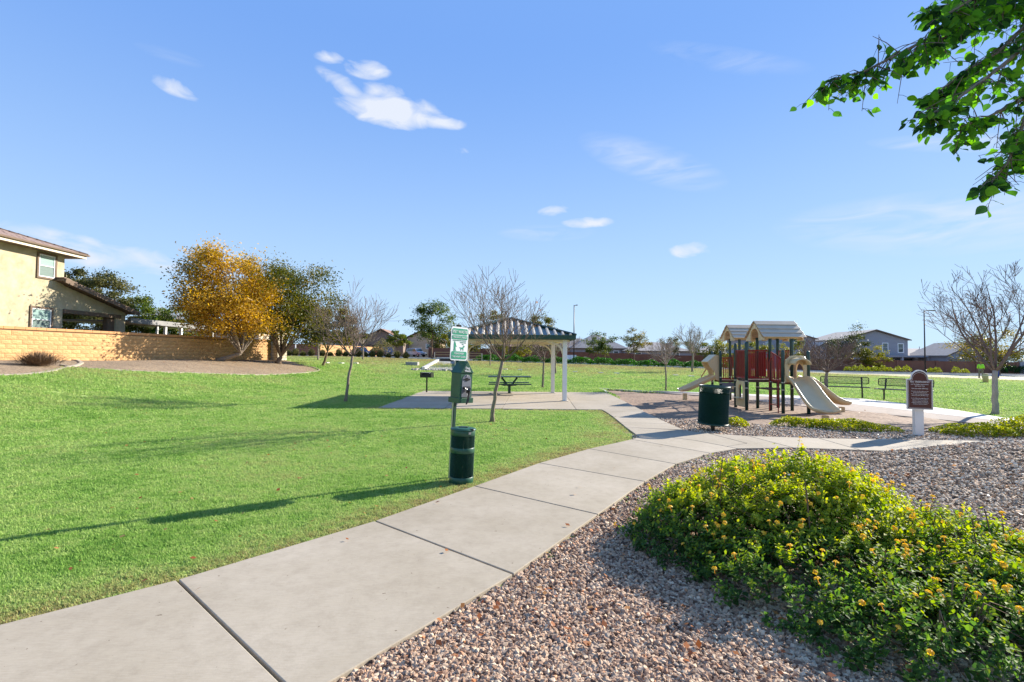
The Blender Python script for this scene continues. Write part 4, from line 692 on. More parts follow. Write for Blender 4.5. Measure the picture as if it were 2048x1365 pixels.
def rules_sign():
    t=thing('park_rules_sign','brown arched no trespassing sign on a thick white post','sign',(9.0,10.75,0),R(-22)); t.scale=(.80,1,.97)
    MB().box((0,0,.70),(.20,.155,1.42)).build('post',MT['white'],t,bevel=.006)
    def outline(w_,h0,h1,ra,off=0):
        P=[(-w_/2,h0),(w_/2,h0),(w_/2,h1),(ra+.02,h1)]; P+=[(ra*math.cos(a),h1+.02+ra*math.sin(a)) for a in np.linspace(0,math.pi,17)]; P+=[(-ra-.02,h1),(-w_/2,h1)]; return P
    MB().prism(outline(.575,.60,1.285,.19),-.125,-.08,'y').build('sign_board',MT['white'],t)
    b=MB().prism(outline(.54,.618,1.268,.178),-.129,-.125,'y').build('brown_face',MT['brown'],t)
    o=outline(.505,.635,1.25,.165); m=MB()
    for i in range(len(o)):
        p,q=o[i],o[(i+1)%len(o)]; m.tube([(p[0],-.130,p[1]),(q[0],-.130,q[1])],.0032,n=4,cap=False)
    m.build('border_line',MT['letter'],b)
    y=-.1305; Rr=(R(90),0,0); L=MT['letter']
    text('NO TRESPASSING',.058,(0,y,1.222),Rr,L,b,sx=.93)
    for s_,z,sz,sx in [('San Tan Heights Homeowners',.032,1.168,.98),('and Guests Only',.032,1.130,.98),('Park Open 6AM-10PM Daily',.032,1.072,.98),('Please leash and clean up after your pets',.023,1.012,1),('No motorized vehicles allowed',.023,.980,1),('Persons caught destroying these amenities',.023,.948,.98),('will be prosecuted to the fullest extent',.023,.916,1),
        ('San Tan Heights Homeowners Association',.023,.852,.98),('may assess a fine of up to $1000 for',.023,.820,1),('information leading to the arrest and',.023,.788,1),('conviction of any person responsible for',.023,.756,1),('vandalism to association property',.023,.724,1)]:
        text(s_,z,(0,y,sz),Rr,L,b,sx=sx)
rules_sign()
def bench(loc,rz,label):
    t=thing('park_bench',label,'bench',(loc[0],loc[1],.05),rz,'dark metal benches facing the playground')
    for x in(-.62,.62):
        m=MB(); m.tube([(x,0,0),(x,0,.42)],.03,n=8); m.tube([(x,-.24,.44),(x,.22,.44)],.022,n=8); m.build('leg',MT['dark'],t)
        m=MB(); m.tube([(x,.15,.42),(x,.22,.6),(x,.30,.86)],.03,n=8); m.build('back_support',MT['dark'],t)
    MB().box((0,-.02,.455),(1.75,.42,.014)).build('seat',MT['dkgreen'],t)
    m=MB(); 
    for y in(-.23,.19): m.tube([(-.88,y,.455),(.88,y,.455)],.018,n=6)
    for x in(-.88,.88): m.tube([(x,-.23,.455),(x,.19,.455)],.018,n=6)
    m.build('seat_frame',MT['dark'],t)
    pts=[]
    for cx,cz,a0 in((.80,.80,0),(-.80,.80,90),(-.80,.66,180),(.80,.66,270)):
        for k in range(5): a=R(a0+22.5*k); pts.append((cx+.07*math.cos(a),.27+.35*((cz+.07*math.sin(a))-.73)*.5,cz+.07*math.sin(a)))
    m=MB(); m.tube(pts+[pts[0]],.017,n=6); m.build('back_frame',MT['dark'],t)
    m=MB()
    for k in range(34):
        x=-.84+k*.051
        for s in(-1,1): m.tube([(x-s*.05,.25,.61),(x+s*.05,.29,.85)],.0045,n=3,cap=False)
    for z in(.66,.73,.80): m.tube([(-.86,.26+.17*(z-.7),z),(.86,.26+.17*(z-.7),z)],.006,n=3)
    m.build('back_mesh',MT['dark'],t)
bench((14.35,20.9),R(-33),'dark metal bench nearest the wide slide beside the small bare tree')
bench((15.35,19.0),R(-52),'dark metal bench partly hidden by the no trespassing sign')
# ------------------------------------------------------------------ playground
def arch_panel(name,w_,h,ow,oh,oz,th,m,parent,loc,rz,bev=.01,round_top=0):
    """upright panel (width x height) with an arched opening"""
    n=9; inner=[(-ow/2,oz),(ow/2,oz),(ow/2,oz+oh-ow/2)]+[(ow/2*math.cos(a),oz+oh-ow/2+ow/2*math.sin(a)) for a in np.linspace(0,math.pi,n)[1:-1]]+[(-ow/2,oz+oh-ow/2)]
    outer=[]
    for i,(x,z) in enumerate(inner):
        if i==0: outer.append((-w_/2,0))
        elif i==1: outer.append((w_/2,0))
        else:
            a=math.atan2(z-(oz+oh-ow/2)+1e-6,x); 
            if i==2: outer.append((w_/2,oz+oh-ow/2)); continue
            if i==len(inner)-1: outer.append((-w_/2,oz+oh-ow/2)); continue
            top=h-(oz+oh-ow/2); sx=w_/2/max(1e-6,abs(math.cos(a))); sz=top/max(1e-6,abs(math.sin(a))); s_=min(sx,sz)
            if round_top: s_=s_*(1-round_top)+min(s_,math.hypot(w_/2,top)*.72)*round_top
            outer.append((s_*math.cos(a),oz+oh-ow/2+s_*math.sin(a)))
    k=len(inner); vs=[(x,-th/2,z) for x,z in outer]+[(x,-th/2,z) for x,z in inner]+[(x,th/2,z) for x,z in outer]+[(x,th/2,z) for x,z in inner]; fs=[]
    for i in range(k):
        j=(i+1)%k; fs+=[(i,j,k+j,k+i),(2*k+j,2*k+i,3*k+i,3*k+j),(i,2*k+i,2*k+j,j),(k+i,k+j,3*k+j,3*k+i)]
    o=MB().add(vs,fs).build(name,m,parent,bevel=bev); o.location=loc; o.rotation_euler=(0,0,rz); return o
def slide_part(path,w_,h,parent,flare=0):
    P=[Vector(p) for p in path]; prof=[(-w_/2-.05,h+.015),(-w_/2-.045,h-.05),(-w_/2-.02,-.03),(w_/2+.02,-.03),(w_/2+.045,h-.05),(w_/2+.05,h+.015),(w_/2,h+.02),(w_/2-.04,.05),(w_/2-.10,.0),(-w_/2+.10,.0),(-w_/2+.04,.05),(-w_/2,h+.02)]
    vs=[];fs=[];n=len(prof);m=len(P)
    for i,p in enumerate(P):
        t=(P[min(i+1,m-1)]-P[max(i-1,0)]).normalized(); side=t.cross(Vector((0,0,1))).normalized(); up=side.cross(t).normalized(); f=1+flare*i/(m-1); hh=1 if i<m-2 else .75
        for u,v in prof: vs.append(p+side*u*f+up*(v*hh))
    for i in range(m-1):
        for j in range(n): a=i*n+j;b=i*n+(j+1)%n; fs.append((a,b,b+n,a+n))
    fs.append(tuple(range(n-1,-1,-1))); fs.append(tuple((m-1)*n+j for j in range(n)))
    o=MB().add(vs,fs).build('slide',MT['beige'],parent,smooth=True); s_=o.modifiers.new('smooth','SUBSURF'); s_.levels=s_.render_levels=1; 
    return o
def railing(a,b,z0,z1_,parent,n=8,r=.013,z0b=None,z1b=None,m='red'):
    a=Vector(a);b=Vector(b); z0b=z0 if z0b is None else z0b; z1b=z1_ if z1b is None else z1b; mb=MB()
    mb.tube([(a.x,a.y,z1_),(b.x,b.y,z1b)],.02,n=6); mb.tube([(a.x,a.y,z0),(b.x,b.y,z0b)],.02,n=6)
    for k in range(n+1):
        t=k/n; p=a.lerp(b,t); mb.tube([(p.x,p.y,z0+(z0b-z0)*t),(p.x,p.y,z1_+(z1b-z1_)*t)],r,n=5,cap=False)
    return mb.build('railing',MT[m],parent)
def playground():
    t=thing('play_structure','playground climber with teal posts red railings beige slides and two gabled roofs','playground',(8.7,17.0,-.05))
    O=Vector((8.7,17.0,-.05)); root=t
    def q(x,y,z): return Vector((x,y,z))-O
    def post(x,y,top,dome=True):
        m=MB(); r=.052; pr=[(r,-.05),(r,top-.06+.05)]
        if dome: pr+=[(r*.92,top-.03+.05),(r*.6,top-.008+.05),(.005,top+.05)]
        c=q(x,y,-.05); m.lathe(pr,(c.x,c.y,c.z),16); p=m.build('post',MT['teal'],t,smooth=True)
        for zc in ((.72,.95) if top>1.5 else ()): MB().lathe([(r+.008,zc),(r+.008,zc+.03)],(c.x,c.y,c.z),14).build('clamp',MT['metal'],p)
    for x,y,h in [(8.45,20.4,1.98),(8.45,19.6,1.98),(9.13,20.25,2.5),(9.13,19.4,2.5),(9.83,20.2,2.5),(9.83,19.35,2.5),(7.9,17.1,2.22),(7.9,16.3,2.24),(8.65,17.05,2.42),(8.65,16.2,2.42),(9.37,17.05,2.42),(9.37,16.2,2.42),(8.65,15.45,1.96),(9.40,15.35,1.94)]: post(x,y,h)
    def deck(x0,y0,x1,y1,z):
        a=q(x0+.04,y0+.04,z-.09); b=q(x1-.04,y1-.04,z-.0); MB().span(a,b).build('deck',MT['deck'],t,bevel=.01)
    deck(7.9,16.25,8.65,17.05,.97); deck(8.65,16.2,9.37,17.05,.97); deck(8.65,15.42,9.38,16.2,.95); deck(9.13,19.38,9.83,20.22,.90); deck(8.45,19.6,9.13,20.35,.80)
    # bridge between the two towers
    for k in range(8):
        f=k/7; c=q(9.01+.47*f,17.25+1.95*f,.90+.05*math.sin(f*math.pi)); MB().box(c,(.62,.25,.035),rz=R(-13)).build('bridge_plank',MT['deck'],t)
    railing(q(8.70,17.1,0),q(9.15,19.35,0),1.0+.05,1.85+.05,t,13); railing(q(9.35,17.1,0),q(9.80,19.3,0),1.05,1.9,t,13)
    railing(q(7.95,16.28,0),q(8.6,16.25,0),1.08,2.0,t,9); railing(q(7.95,17.1,0),q(8.6,17.08,0),1.08,2.0,t,9); railing(q(7.9,16.36,0),q(7.9,17.05,0),1.08,2.0,t,7)
    # solid red shields fixed inside the railings
    for a,b in [((7.93,16.5),(7.93,16.95)),((8.02,17.05),(8.3,17.05)),((8.32,16.31),(8.55,16.31))]:
        A=q(a[0],a[1],1.08);B=q(b[0],b[1],1.92); m=MB(); m.span(A-Vector((.008,.008,0)),B+Vector((.008,.008,0))); m.build('shield_panel',MT['red'],t)
    railing(q(9.37,16.28,0),q(9.37,17.0,0),1.08,2.0,t,8); railing(q(9.38,15.45,0),q(9.38,15.55,0),1.0,1.7,t,1)
    railing(q(8.5,19.6,0),q(9.1,19.4,0),.9,1.75,t,8); railing(q(8.5,20.4,0),q(9.1,20.28,0),.9,1.75,t,8); railing(q(9.2,20.25,0),q(9.78,20.22,0),1.0,1.85,t,7); railing(q(9.83,19.42,0),q(9.83,20.15,0),1.0,1.85,t,8)
    railing(q(8.7,16.95,0),q(8.7,16.9,0),1.0,1.9,t,1)
    # vertical ladder with arched hand loops on the left of the slide deck
    m=MB(); 
    for y in(15.55,16.08): m.tube([q(8.55,y,-.06),q(8.55,y,.9),q(8.55,y,1.55),q(8.62,y+.03,1.72),q(8.72,y+.05,1.6),q(8.75,y+.05,1.0)],.017,n=8)
    ld=m.build('ladder_rail',MT['red'],t)
    for z in(.18,.42,.68): m=MB(); m.tube([q(8.55,15.55,z),q(8.55,16.08,z)],.014,n=6); m.build('rung',MT['red'],ld)
    MB().box(q(8.42,15.83,.70),(.42,.55,.05)).build('step',MT['deck'],t,bevel=.008)
    railing(q(8.65,16.15,0),q(8.65,15.5,0),1.0,1.95,t,8,z1b=1.72)
    # roofs
    def roof(cx,cy,zE,zR,L,Wd):
        c=q(cx,cy,0); r=MB().span(c+Vector((-L/2+.1,-Wd+.12,zE-.05)),c+Vector((L/2-.1,-Wd+.18,zE+.03))).build('roof_frame',MT['beige'],t); MB().span(c+Vector((-L/2+.1,Wd-.18,zE-.05)),c+Vector((L/2-.1,Wd-.12,zE+.03))).build('eave_beam',MT['beige'],r)
        for s in(-1,1):
            A=Vector((0,0,zR)); B=Vector((0,s*Wd,zE)); d=(B-A); n=Vector((0,-d.z,d.y))*(1 if s>0 else -1); n=n.normalized(); n=n if n.z>0 else -n
            for k in range(4):
                a=A+d*(k/4)+n*(.0); b=A+d*((k+1)/4+.03)+n*.028; lo=c+Vector((-L/2,0,0)); hi=c+Vector((L/2,0,0)); th=n*.02
                vs=[lo+a,hi+a,hi+b,lo+b,lo+a-th,hi+a-th,hi+b-th,lo+b-th]; MB().add(vs,[(0,1,2,3),(7,6,5,4),(0,4,5,1),(1,5,6,2),(2,6,7,3),(3,7,4,0)]).build('roof_plank',MT['roofplastic'],r,bevel=.006)
        for s in(-1,1):
            w2=Wd-.06; x=c.x+s*(L/2-.06); vs=[];n=9; inner=[(-w2*.45,zE-.06),(-w2*.45,zE+.12)]+[(-w2*.45*math.cos(a),zE+.12+.24*math.sin(a)) for a in np.linspace(0,math.pi,n)[1:-1]]+[(w2*.45,zE+.12),(w2*.45,zE-.06)]
            outer=[(-w2*1.02,zE-.06),(-w2*.99,zE+.02)]+[(y_,zR-.03-(zR-zE)*abs(y_)/w2) for y_ in np.linspace(-w2*.85,w2*.85,n-2)]+[(w2*.99,zE+.02),(w2*1.02,zE-.06)]; k=len(inner)
            vs=[(x-.025,c.y+a,b) for a,b in outer]+[(x-.025,c.y+a,b) for a,b in inner]+[(x+.025,c.y+a,b) for a,b in outer]+[(x+.025,c.y+a,b) for a,b in inner]; fs=[]
            for i in range(k-1): j=i+1; fs+=[(i,j,k+j,k+i),(2*k+j,2*k+i,3*k+i,3*k+j),(k+i,k+j,3*k+j,3*k+i),(i,2*k+i,2*k+j,j)]
            fs+=[(0,k,3*k,2*k),(k-1,3*k-1,4*k-1,2*k-1)]
            MB().add(vs,fs).build('gable_end',MT['beige'],r)
    roof(9.01,16.62,2.40,2.98,1.42,.66); roof(9.48,19.8,2.50,3.06,1.40,.66)
    # slides
    s1=slide_part([q(9.02,15.45,.98),q(9.02,15.25,.97),q(9.0,15.0,.86),q(8.97,14.65,.60),q(8.94,14.3,.36),q(8.91,14.0,.21),q(8.89,13.75,.15),q(8.88,13.5,.15)],.58,.17,t,.12)
    s2=slide_part([q(9.42,15.80,.98),q(9.55,15.80,.96),q(9.75,15.80,.82),q(10.05,15.80,.56),q(10.3,15.80,.36),q(10.5,15.80,.25),q(10.75,15.80,.2),q(10.95,15.80,.2)],.52,.17,t,.1)
    s3=slide_part([q(8.45,20.0,.84),q(8.3,20.0,.83),q(8.1,20.0,.74),q(7.8,20.0,.6),q(7.5,20.0,.45),q(7.25,20.0,.34),q(7.05,20.0,.3),q(6.9,20.0,.3)],.52,.17,t,.1)
    for x,y,z in((8.89,13.75,.12),(10.75,15.8,.17),(7.15,20.0,.26)):
        c=q(x,y,-.05); MB().box((c.x,c.y,z/2),(.16,.1,z+.02)).build('slide_foot',MT['beige'],t,bevel=.01)
    # beige entry panels with arched openings and hoods
    c=q(9.02,15.36,.93); arch_panel('entry_panel',.70,.88,.46,.62,.0,.05,MT['beige'],t,c,0,round_top=.5)
    c=q(9.42,15.80,.93); arch_panel('entry_panel',.70,.88,.44,.62,.0,.05,MT['beige'],t,c,R(90),round_top=.5)
    c=q(8.40,20.0,.78); arch_panel('entry_panel',.70,.92,.44,.62,.0,.05,MT['beige'],t,c,R(90),round_top=.6)
    for (x,y,z,rz) in ((9.0,15.22,1.50,0),):
        m=MB(); n=10; L=.26
        for rr in(0,1):
            for i in range(n+1):
                a=math.pi*i/n; 
                m.v.append((.27*math.cos(a),-L if rr else .1,.22*math.sin(a)*(1 if not rr else .85)))
        for i in range(n): m.f.append((i,i+1,n+2+i,n+1+i)); m.mi.append(0)
        h=m.build('hood',MT['beige'],t,smooth=True); h.location=q(x,y,z); h.rotation_euler=(0,0,rz); s_=h.modifiers.new('thick','SOLIDIFY'); s_.thickness=.04
    hb=MB(); side=[(8.42,.80),(8.42,1.74),(8.30,1.78),(7.96,1.50),(8.06,1.30),(8.22,1.16),(8.30,.80)]
    for yy in(19.68,20.32): hb.prism([(x-O.x,z-O.z) for x,z in side],yy-O.y-.02,yy-O.y+.02,'y')
    hb.prism([(x-O.x,z-O.z) for x,z in [(8.42,1.745),(8.30,1.785),(7.96,1.505),(7.95,1.54),(8.29,1.83),(8.43,1.79)]],19.66-O.y,20.34-O.y,'y'); hb.build('hood',MT['beige'],t,bevel=.012)
    c=q(7.9,16.7,.03); p=arch_panel('shop_panel',.68,.88,.30,.50,.26,.05,MT['beige'],t,c,R(90)); MB().box((0,.09,.30),(.5,.22,.03)).build('counter',MT['beige'],p,bevel=.008)
    MB().span(q(8.5,19.58,.30),q(9.08,19.62,.70)).build('play_panel',MT['grey'],t,bevel=.01)
    for x in(8.65,8.92):
        m=MB(); cc=q(x,19.55,.5); m.tube([cc,cc+Vector((0,-.05,0))],.06,n=14); m.build('play_knob',MT['beige'],t)
    # rear climber pole with loops
    m=MB(); m.tube([q(8.05,20.55,-.05),q(8.05,20.55,.9),q(8.25,20.5,1.25),q(8.42,20.42,1.3)],.02,n=8); m.build('climbing_pole',MT['red'],t)
playground()
# ------------------------------------------------------------------ masonry on the left
def block_wall():
    t=thing('block_wall','tan split face block wall running along the raised bed','wall',(0,0,0))
    A=Vector((-22.9,16.0)); B=Vector((-18.4,36.8)); d=(B-A); L=d.length; d=d/L; rz=math.atan2(d.y,d.x); nrm=Vector((d.y,-d.x)); base=1.22; bl=.4; n=int(L/bl); nrow=8
    mid=(A+B)/2; MB().box((mid.x-nrm.x*.02,mid.y-nrm.y*.02,base+.8),(L,.17,1.52),rz=rz).build('mortar_core',MT['mortar'],t)
    rn=random.Random(2); shapes=[]
    for k in range(6):  # split faces: each bulges differently
        m=MB(); g=4; hx=.197; hz=.096; vs=[]
        for j in range(g+1):
            for i in range(g+1):
                edge=i in(0,g) or j in(0,g); vs.append((-hx+2*hx*i/g,-.105-(0 if edge else rn.uniform(.002,.022)),-hz+2*hz*j/g))
        q=len(vs); vs+=[(-hx,.09,-hz),(hx,.09,-hz),(hx,.09,hz),(-hx,.09,hz)]; fs=[(j*(g+1)+i,j*(g+1)+i+1,(j+1)*(g+1)+i+1,(j+1)*(g+1)+i) for j in range(g) for i in range(g)]
        fs+=[tuple(range(g,-1,-1))+(q,q+1),tuple(range(g*(g+1),(g+1)**2))+(q+2,q+3),tuple(j*(g+1) for j in range(g+1))+(q+3,q),tuple(j*(g+1)+g for j in range(g,-1,-1))+(q+1,q+2),(q+1,q,q+3,q+2)]
        me=bpy.data.meshes.new('block'); me.from_pydata(vs,[],fs); me.materials.append(MT['block']); shapes.append(me)
    cells=[]
    for r_ in range(nrow-1):
        off=.2*(r_%2)
        for i in range(n+1):
            s_=i*bl+off+.1
            if s_<.2 or s_>L-.1: continue
            p=A+d*s_; cells.append((p.length if p.y>19.3 else 99,p.x,p.y,base+.1+.2*r_))
    cells.sort(); extra=MB()
    for k,(ds,x,y,z) in enumerate(cells):
        if k<300: inst(shapes[rn.randrange(6)],'block',t,(x+nrm.x*rn.uniform(-.004,.006),y+nrm.y*rn.uniform(-.004,.006),z),(0,0,rz+rn.gauss(0,.004)))
        else: me=shapes[rn.randrange(6)]; Mx=Matrix.Translation((x,y,z))@Matrix.Rotation(rz,4,'Z'); extra.add([Mx@v.co for v in me.vertices],[tuple(p.vertices) for p in me.polygons])
    extra.build('blocks',MT['block'],t,kind='stuff')
    for i in range(n): p=A+d*((i+.5)*bl); MB().box((0,0,0),(bl-.006,.245,.12)).build('cap_block',MT['cap'],t,bevel=.008).matrix_local=Matrix.Translation((p.x,p.y,base+.1+.2*(nrow-1)+.025))@Matrix.Rotation(rz,4,'Z')
    # pillar of split stone at the end
    t2=thing('stone_pillar','square pillar of cream split stone at the end of the block wall','pillar',(-18.05,37.3,1.25),R(-22))
    MB().box((0,0,1.0),(.82,.82,2.0)).build('mortar_core',MT['stonemortar'],t2); MB().box((0,0,2.06),(1.02,1.02,.12)).build('cap',MT['castone'],t2,bevel=.02)
    z=.0
    for r_ in range(10):
        h=.2
        for f in range(4):
            x=-.44
            while x<.40:
                wd=min(rn.choice([.2,.26,.34]),.44-x); 
                if .44-x-wd<.1: wd=.44-x
                c=Vector((x+wd/2,-.425,z+h/2)); c.rotate(Matrix.Rotation(f*math.pi/2,3,'Z')); MB().box((0,0,0),(wd-.02,.06+rn.random()*.03,h-.02)).build('stone',MT['castone'],t2,bevel=.008).matrix_local=Matrix.Translation(c)@Matrix.Rotation(f*math.pi/2,4,'Z'); x+=wd
        z+=h
block_wall()
def window(parent,c,w_,h,axis='x',trim='trim',tw=.1,blind=True,proud=.06):
    """window on a wall facing +X ('x') or -Y ('y'); c is its centre on the wall plane"""
    t=bpy.data.objects.new('window',None); COL.objects.link(t); t.parent=parent; t.location=c; t.rotation_euler=(0,0,R(90) if axis=='x' else 0)
    # local: front is -Y
    m=MB(); 
    if tw>0:
        m.box((0,-proud/2,h/2+tw/2),(w_+2*tw,proud,tw)); m.box((0,-proud/2,-h/2-tw/2),(w_+2*tw,proud,tw)); m.box((-w_/2-tw/2,-proud/2,0),(tw,proud,h)); m.box((w_/2+tw/2,-proud/2,0),(tw,proud,h)); m.build('frame',MT[trim],t,bevel=.006)
    m=MB(); f=.045
    m.box((0,-.02,h/2-f/2),(w_,.036,f)); m.box((0,-.02,-h/2+f/2),(w_,.036,f)); m.box((-w_/2+f/2,-.02,0),(f,.036,h-2*f)); m.box((w_/2-f/2,-.02,0),(f,.036,h-2*f)); m.box((0,-.025,0),(w_-2*f,.036,f*.8)); m.build('sash',MT['vinyl'],t)
    MB().box((0,-.008,h/4-f/4),(w_-2*f,.006,h/2-f)).build('pane',MT['blind' if blind else 'glass'],t); MB().box((0,-.006,-h/4+f/4),(w_-2*f,.006,h/2-f)).build('pane',MT['screen' if blind else 'glass'],t)
def left_house():
    t=thing('stucco_house','tan two storey stucco house with brown window trim behind the block wall','house',(0,0,0))
    X=-24.0
    MB().span((X-13,8,1.0),(X,25.75,6.98)).build('wall',MT['stucco'],t)
    MB().prism([(25.75,4.02),(29.95,4.02),(29.95,4.18),(25.75,5.28)],X-.25,X-.01,'x').build('gable_wall',MT['stucco'],t)
    MB().prism([(25.75,4.0),(25.76,5.28),(29.95,4.18),(29.95,4.0)],X-5.2,X-5,'x').build('gable_wall',MT['stucco'],t)
    MB().span((X-.34,25.76,3.80),(X+.06,29.55,4.015)).build('porch_beam',MT['trim'],t,bevel=.01)
    MB().span((X-.4,29.25,1.0),(X,29.95,4.0)).build('porch_column',MT['stucco'],t,bevel=.01); MB().span((X-.36,28.75,1.0),(X-.1,29.245,3.8)).build('porch_column',MT['trim'],t)
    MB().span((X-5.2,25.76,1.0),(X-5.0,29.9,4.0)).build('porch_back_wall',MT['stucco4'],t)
    window(t,(X,24.76,6.12),.86,1.14); window(t,(X,24.58,3.35),1.02,1.12)
    # main hip roof
    e=.62; x0,x1,y0,y1=X-13-e,X+e,8-e,25.75+e; zE=7.02; s=.333; xr=(x0+x1)/2; hr=(x1-x0)/2*s; ya=y1-(x1-x0)/2; yb=y0+(x1-x0)/2
    c=[(x0,y0,zE),(x1,y0,zE),(x1,y1,zE),(x0,y1,zE)]; ra=(xr,ya,zE+hr); rb=(xr,yb,zE+hr)
    roof=MB().add(c+[ra,rb],[(1,2,4,5),(2,3,4),(3,0,5,4),(0,1,5),(0,3,2,1)]).build('roof',MT['tile'],t)
    MB().span((x1-.03,y0,zE-.2),(x1+.0,y1,zE-.012)).build('fascia',MT['cream'],t); MB().span((x0,y1-.03,zE-.2),(x1-.04,y1,zE-.012)).build('fascia',MT['cream'],t)
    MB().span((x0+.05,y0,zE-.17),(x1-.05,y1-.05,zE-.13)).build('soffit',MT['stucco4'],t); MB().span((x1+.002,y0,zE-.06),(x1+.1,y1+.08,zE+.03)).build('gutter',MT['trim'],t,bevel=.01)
    rn=random.Random(6); tl=MB(); row=0; rowl=.38
    for k in range(12):
        f=k*rowl*math.cos(math.atan(s)); x=x1+.03-f; z=zE+f*s+.03; ye=y1+.03-f*1.0; y=y0+6
        while y<ye-.1:
            if y>17.5: tl.box((x-.19,y+.15,z+.055+rn.uniform(-.006,.008)),(.42,.285,.035),ry=math.atan(s)+.06)
            y+=.30
    tl.build('roof_tiles',MT['tile'],roof,kind='stuff'); m=MB(); 
    for k in range(34): a=k/34*8; m.box((x1-a-.1,y1-a-.1,zE+a*s+.09),(.42,.24,.07),rz=R(45),ry=.26)
    m.build('hip_tiles',MT['tile'],roof,kind='stuff')
    # lower roof over the porch, falling away along the wall
    a=Vector((0,25.25,5.46)); b=Vector((0,30.35,4.12)); ang=math.atan2(a.z-b.z,b.y-a.y); L=(b-a).length; mid=(a+b)/2
    rf=MB().box((X-2.45,mid.y,mid.z+.05),(5.9,L,.12),rx=-ang).build('roof',MT['trim'],t); tl=MB()
    for k in range(14):
        p=a.lerp(b,(k+.5)/14)
        for i in range(20): tl.box((X+.38-i*.3,p.y,p.z+.16+rn.uniform(-.008,.01)),(.28,.42,.05),rx=-ang+.07)
    tl.build('roof_tiles',MT['tile'],rf,kind='stuff'); MB().box((X+.56,mid.y,mid.z+.02),(.06,L,.24),rx=-ang).build('fascia',MT['trim'],t)
left_house()
def pergola():
    t=thing('patio_cover','pale metal patio cover on white posts behind the block wall','patio cover',(0,0,0)); z=3.72
    MB().span((-29,30.6,z),(-24.1,39,z+.05)).build('roof_sheet',MT['weathered'],t); MB().span((-24.1,30.4,z-.12),(-24.0,39.2,z+.2)).build('fascia',MT['weathered'],t,bevel=.01)
    m=MB()
    for k in range(40): m.span((-29,30.7+k*.21,z+.052),(-24.1,30.74+k*.21,z+.09))
    m.build('roof_ribs',MT['weathered'],t)
    for y in (33.6,35.2,38.9): MB().span((-24.25,y,1.3),(-24.1,y+.15,z-.0)).build('post',MT['white'],t)
    for y in (32.9,): MB().span((-24.25,y,1.3),(-24.15,y+.09,z-.0)).build('post',MT['white'],t)
pergola()
# ------------------------------------------------------------------ foliage helpers for low plants
def shrub(name,label,cat,loc,rx,ry,h,lm,n,ls,seed,group=None,up=0,stems=0,z=None,tint=(.2,.6),flowers=0,holes=.0,rz=0):
    rg=np.random.default_rng(seed); t=thing(name,label,cat,(loc[0],loc[1],(z1(*loc) if z is None else z)-.02),rz,group)
    a=rg.random(n)*6.283; rr=np.sqrt(rg.random(n)); lump=1+.16*np.sin(a*3+seed)+.12*np.sin(a*7+seed*2); x=rr*np.cos(a)*lump; y=rr*np.sin(a)*lump; ht=np.sqrt(np.clip(1-(rr)**2*.95,0,1))*(1+.15*np.sin(x*6+seed)*np.cos(y*5)); dep=rg.random(n)**2
    P=np.stack([x*rx,y*ry,np.maximum(.02,ht*h*(1-.55*dep))],1); tn=np.clip(tint[0]+tint[1]*rg.random(n),0,1)
    obj('foliage',leaves_mesh('foliage',P,ls*rg.uniform(.6,1.3,n),MT[lm],tn,.5,up=up),t,kind='stuff')
    m=MB(); rn=random.Random(seed)
    for k in range(9): b=rn.random()*6.28; m.tube([(0,0,0),(math.cos(b)*rx*.3,math.sin(b)*ry*.3,h*.4),(math.cos(b)*rx*.6,math.sin(b)*ry*.6,h*.75)],[.012,.009,.004],n=4,cap=False)
    m.build('stems',MT['drybush'],t); return t
def spiky(label,loc,r,h,lm,n,seed,group,name='shrub',cat='shrub',m_=None,wd=.03,z=None):
    """upright fine foliage: blades fanning from the base"""
    rg=np.random.default_rng(seed); t=thing(name,label,cat,(loc[0],loc[1],(z1(*loc) if z is None else z)-.02),0,group)
    a=rg.random(n)*6.283; lean=rg.random(n)**.8*1.05; L=h*rg.uniform(.65,1.05,n); dx=np.sin(lean)*np.cos(a); dy=np.sin(lean)*np.sin(a); dz=np.cos(lean); B=rg.normal(0,r*.16,(n,3)); B[:,2]=0
    sc=np.stack([dx*r/h*1.1,dy*r/h*1.1,dz],1)*L[:,None]; sd=np.stack([-np.sin(a),np.cos(a),0*a],1)*wd; mid=B+sc*.55; V=np.stack([B-sd*.3,mid-sd,B+sc,mid+sd],1).reshape(-1,3); q=np.arange(n)[:,None]*4+np.arange(4)
    me=np_mesh('foliage',V,q,MT[m_ or lm],np.clip(rg.random(n)*.8+.1,0,1)); obj('foliage',me,t,kind='stuff'); m=MB(); m.lathe([(r*.12,0),(r*.08,h*.25)],n=7); m.build('stem_base',MT['drybush'],t); return t
spiky('tangle of dry brown branches seen through the porch opening',(-28.0,33.5),2.2,2.6,'L_dry',1500,77,None,m_='drybush',wd=.015,name='dry_thicket')
shrub('yard_shrub','dark shrub behind the wall below the patio cover','shrub',(-26.8,37.5),2.6,1.5,2.3,'L_hedge',3000,.16,78,tint=(0,.5))
shrub('yard_shrub','dark green shrub showing under the low end of the porch roof','shrub',(-27.5,35.0),1.6,1.2,2.6,'L_green',2500,.15,79,tint=(0,.6))
spiky('dark dried out desert shrub against the tan block wall',(-17.6,18.0),1.05,.62,'L_dry',1100,3,None,m_='drybush',wd=.008,name='dry_shrub')
for i,px in enumerate([577,591,607,623,645,661,678,692,705,717,731,745,760,777,795,812]):
    Y=65.3; x=(px-1024)/967*Y; spiky('%s grey green street shrub counted rightward from the autumn trees'%ORD[i],(x,Y),.62,1.0+.25*math.sin(i*2.3),'L_sage',420,20+i,'row of grey green street shrubs',name='street_shrub',wd=.05)
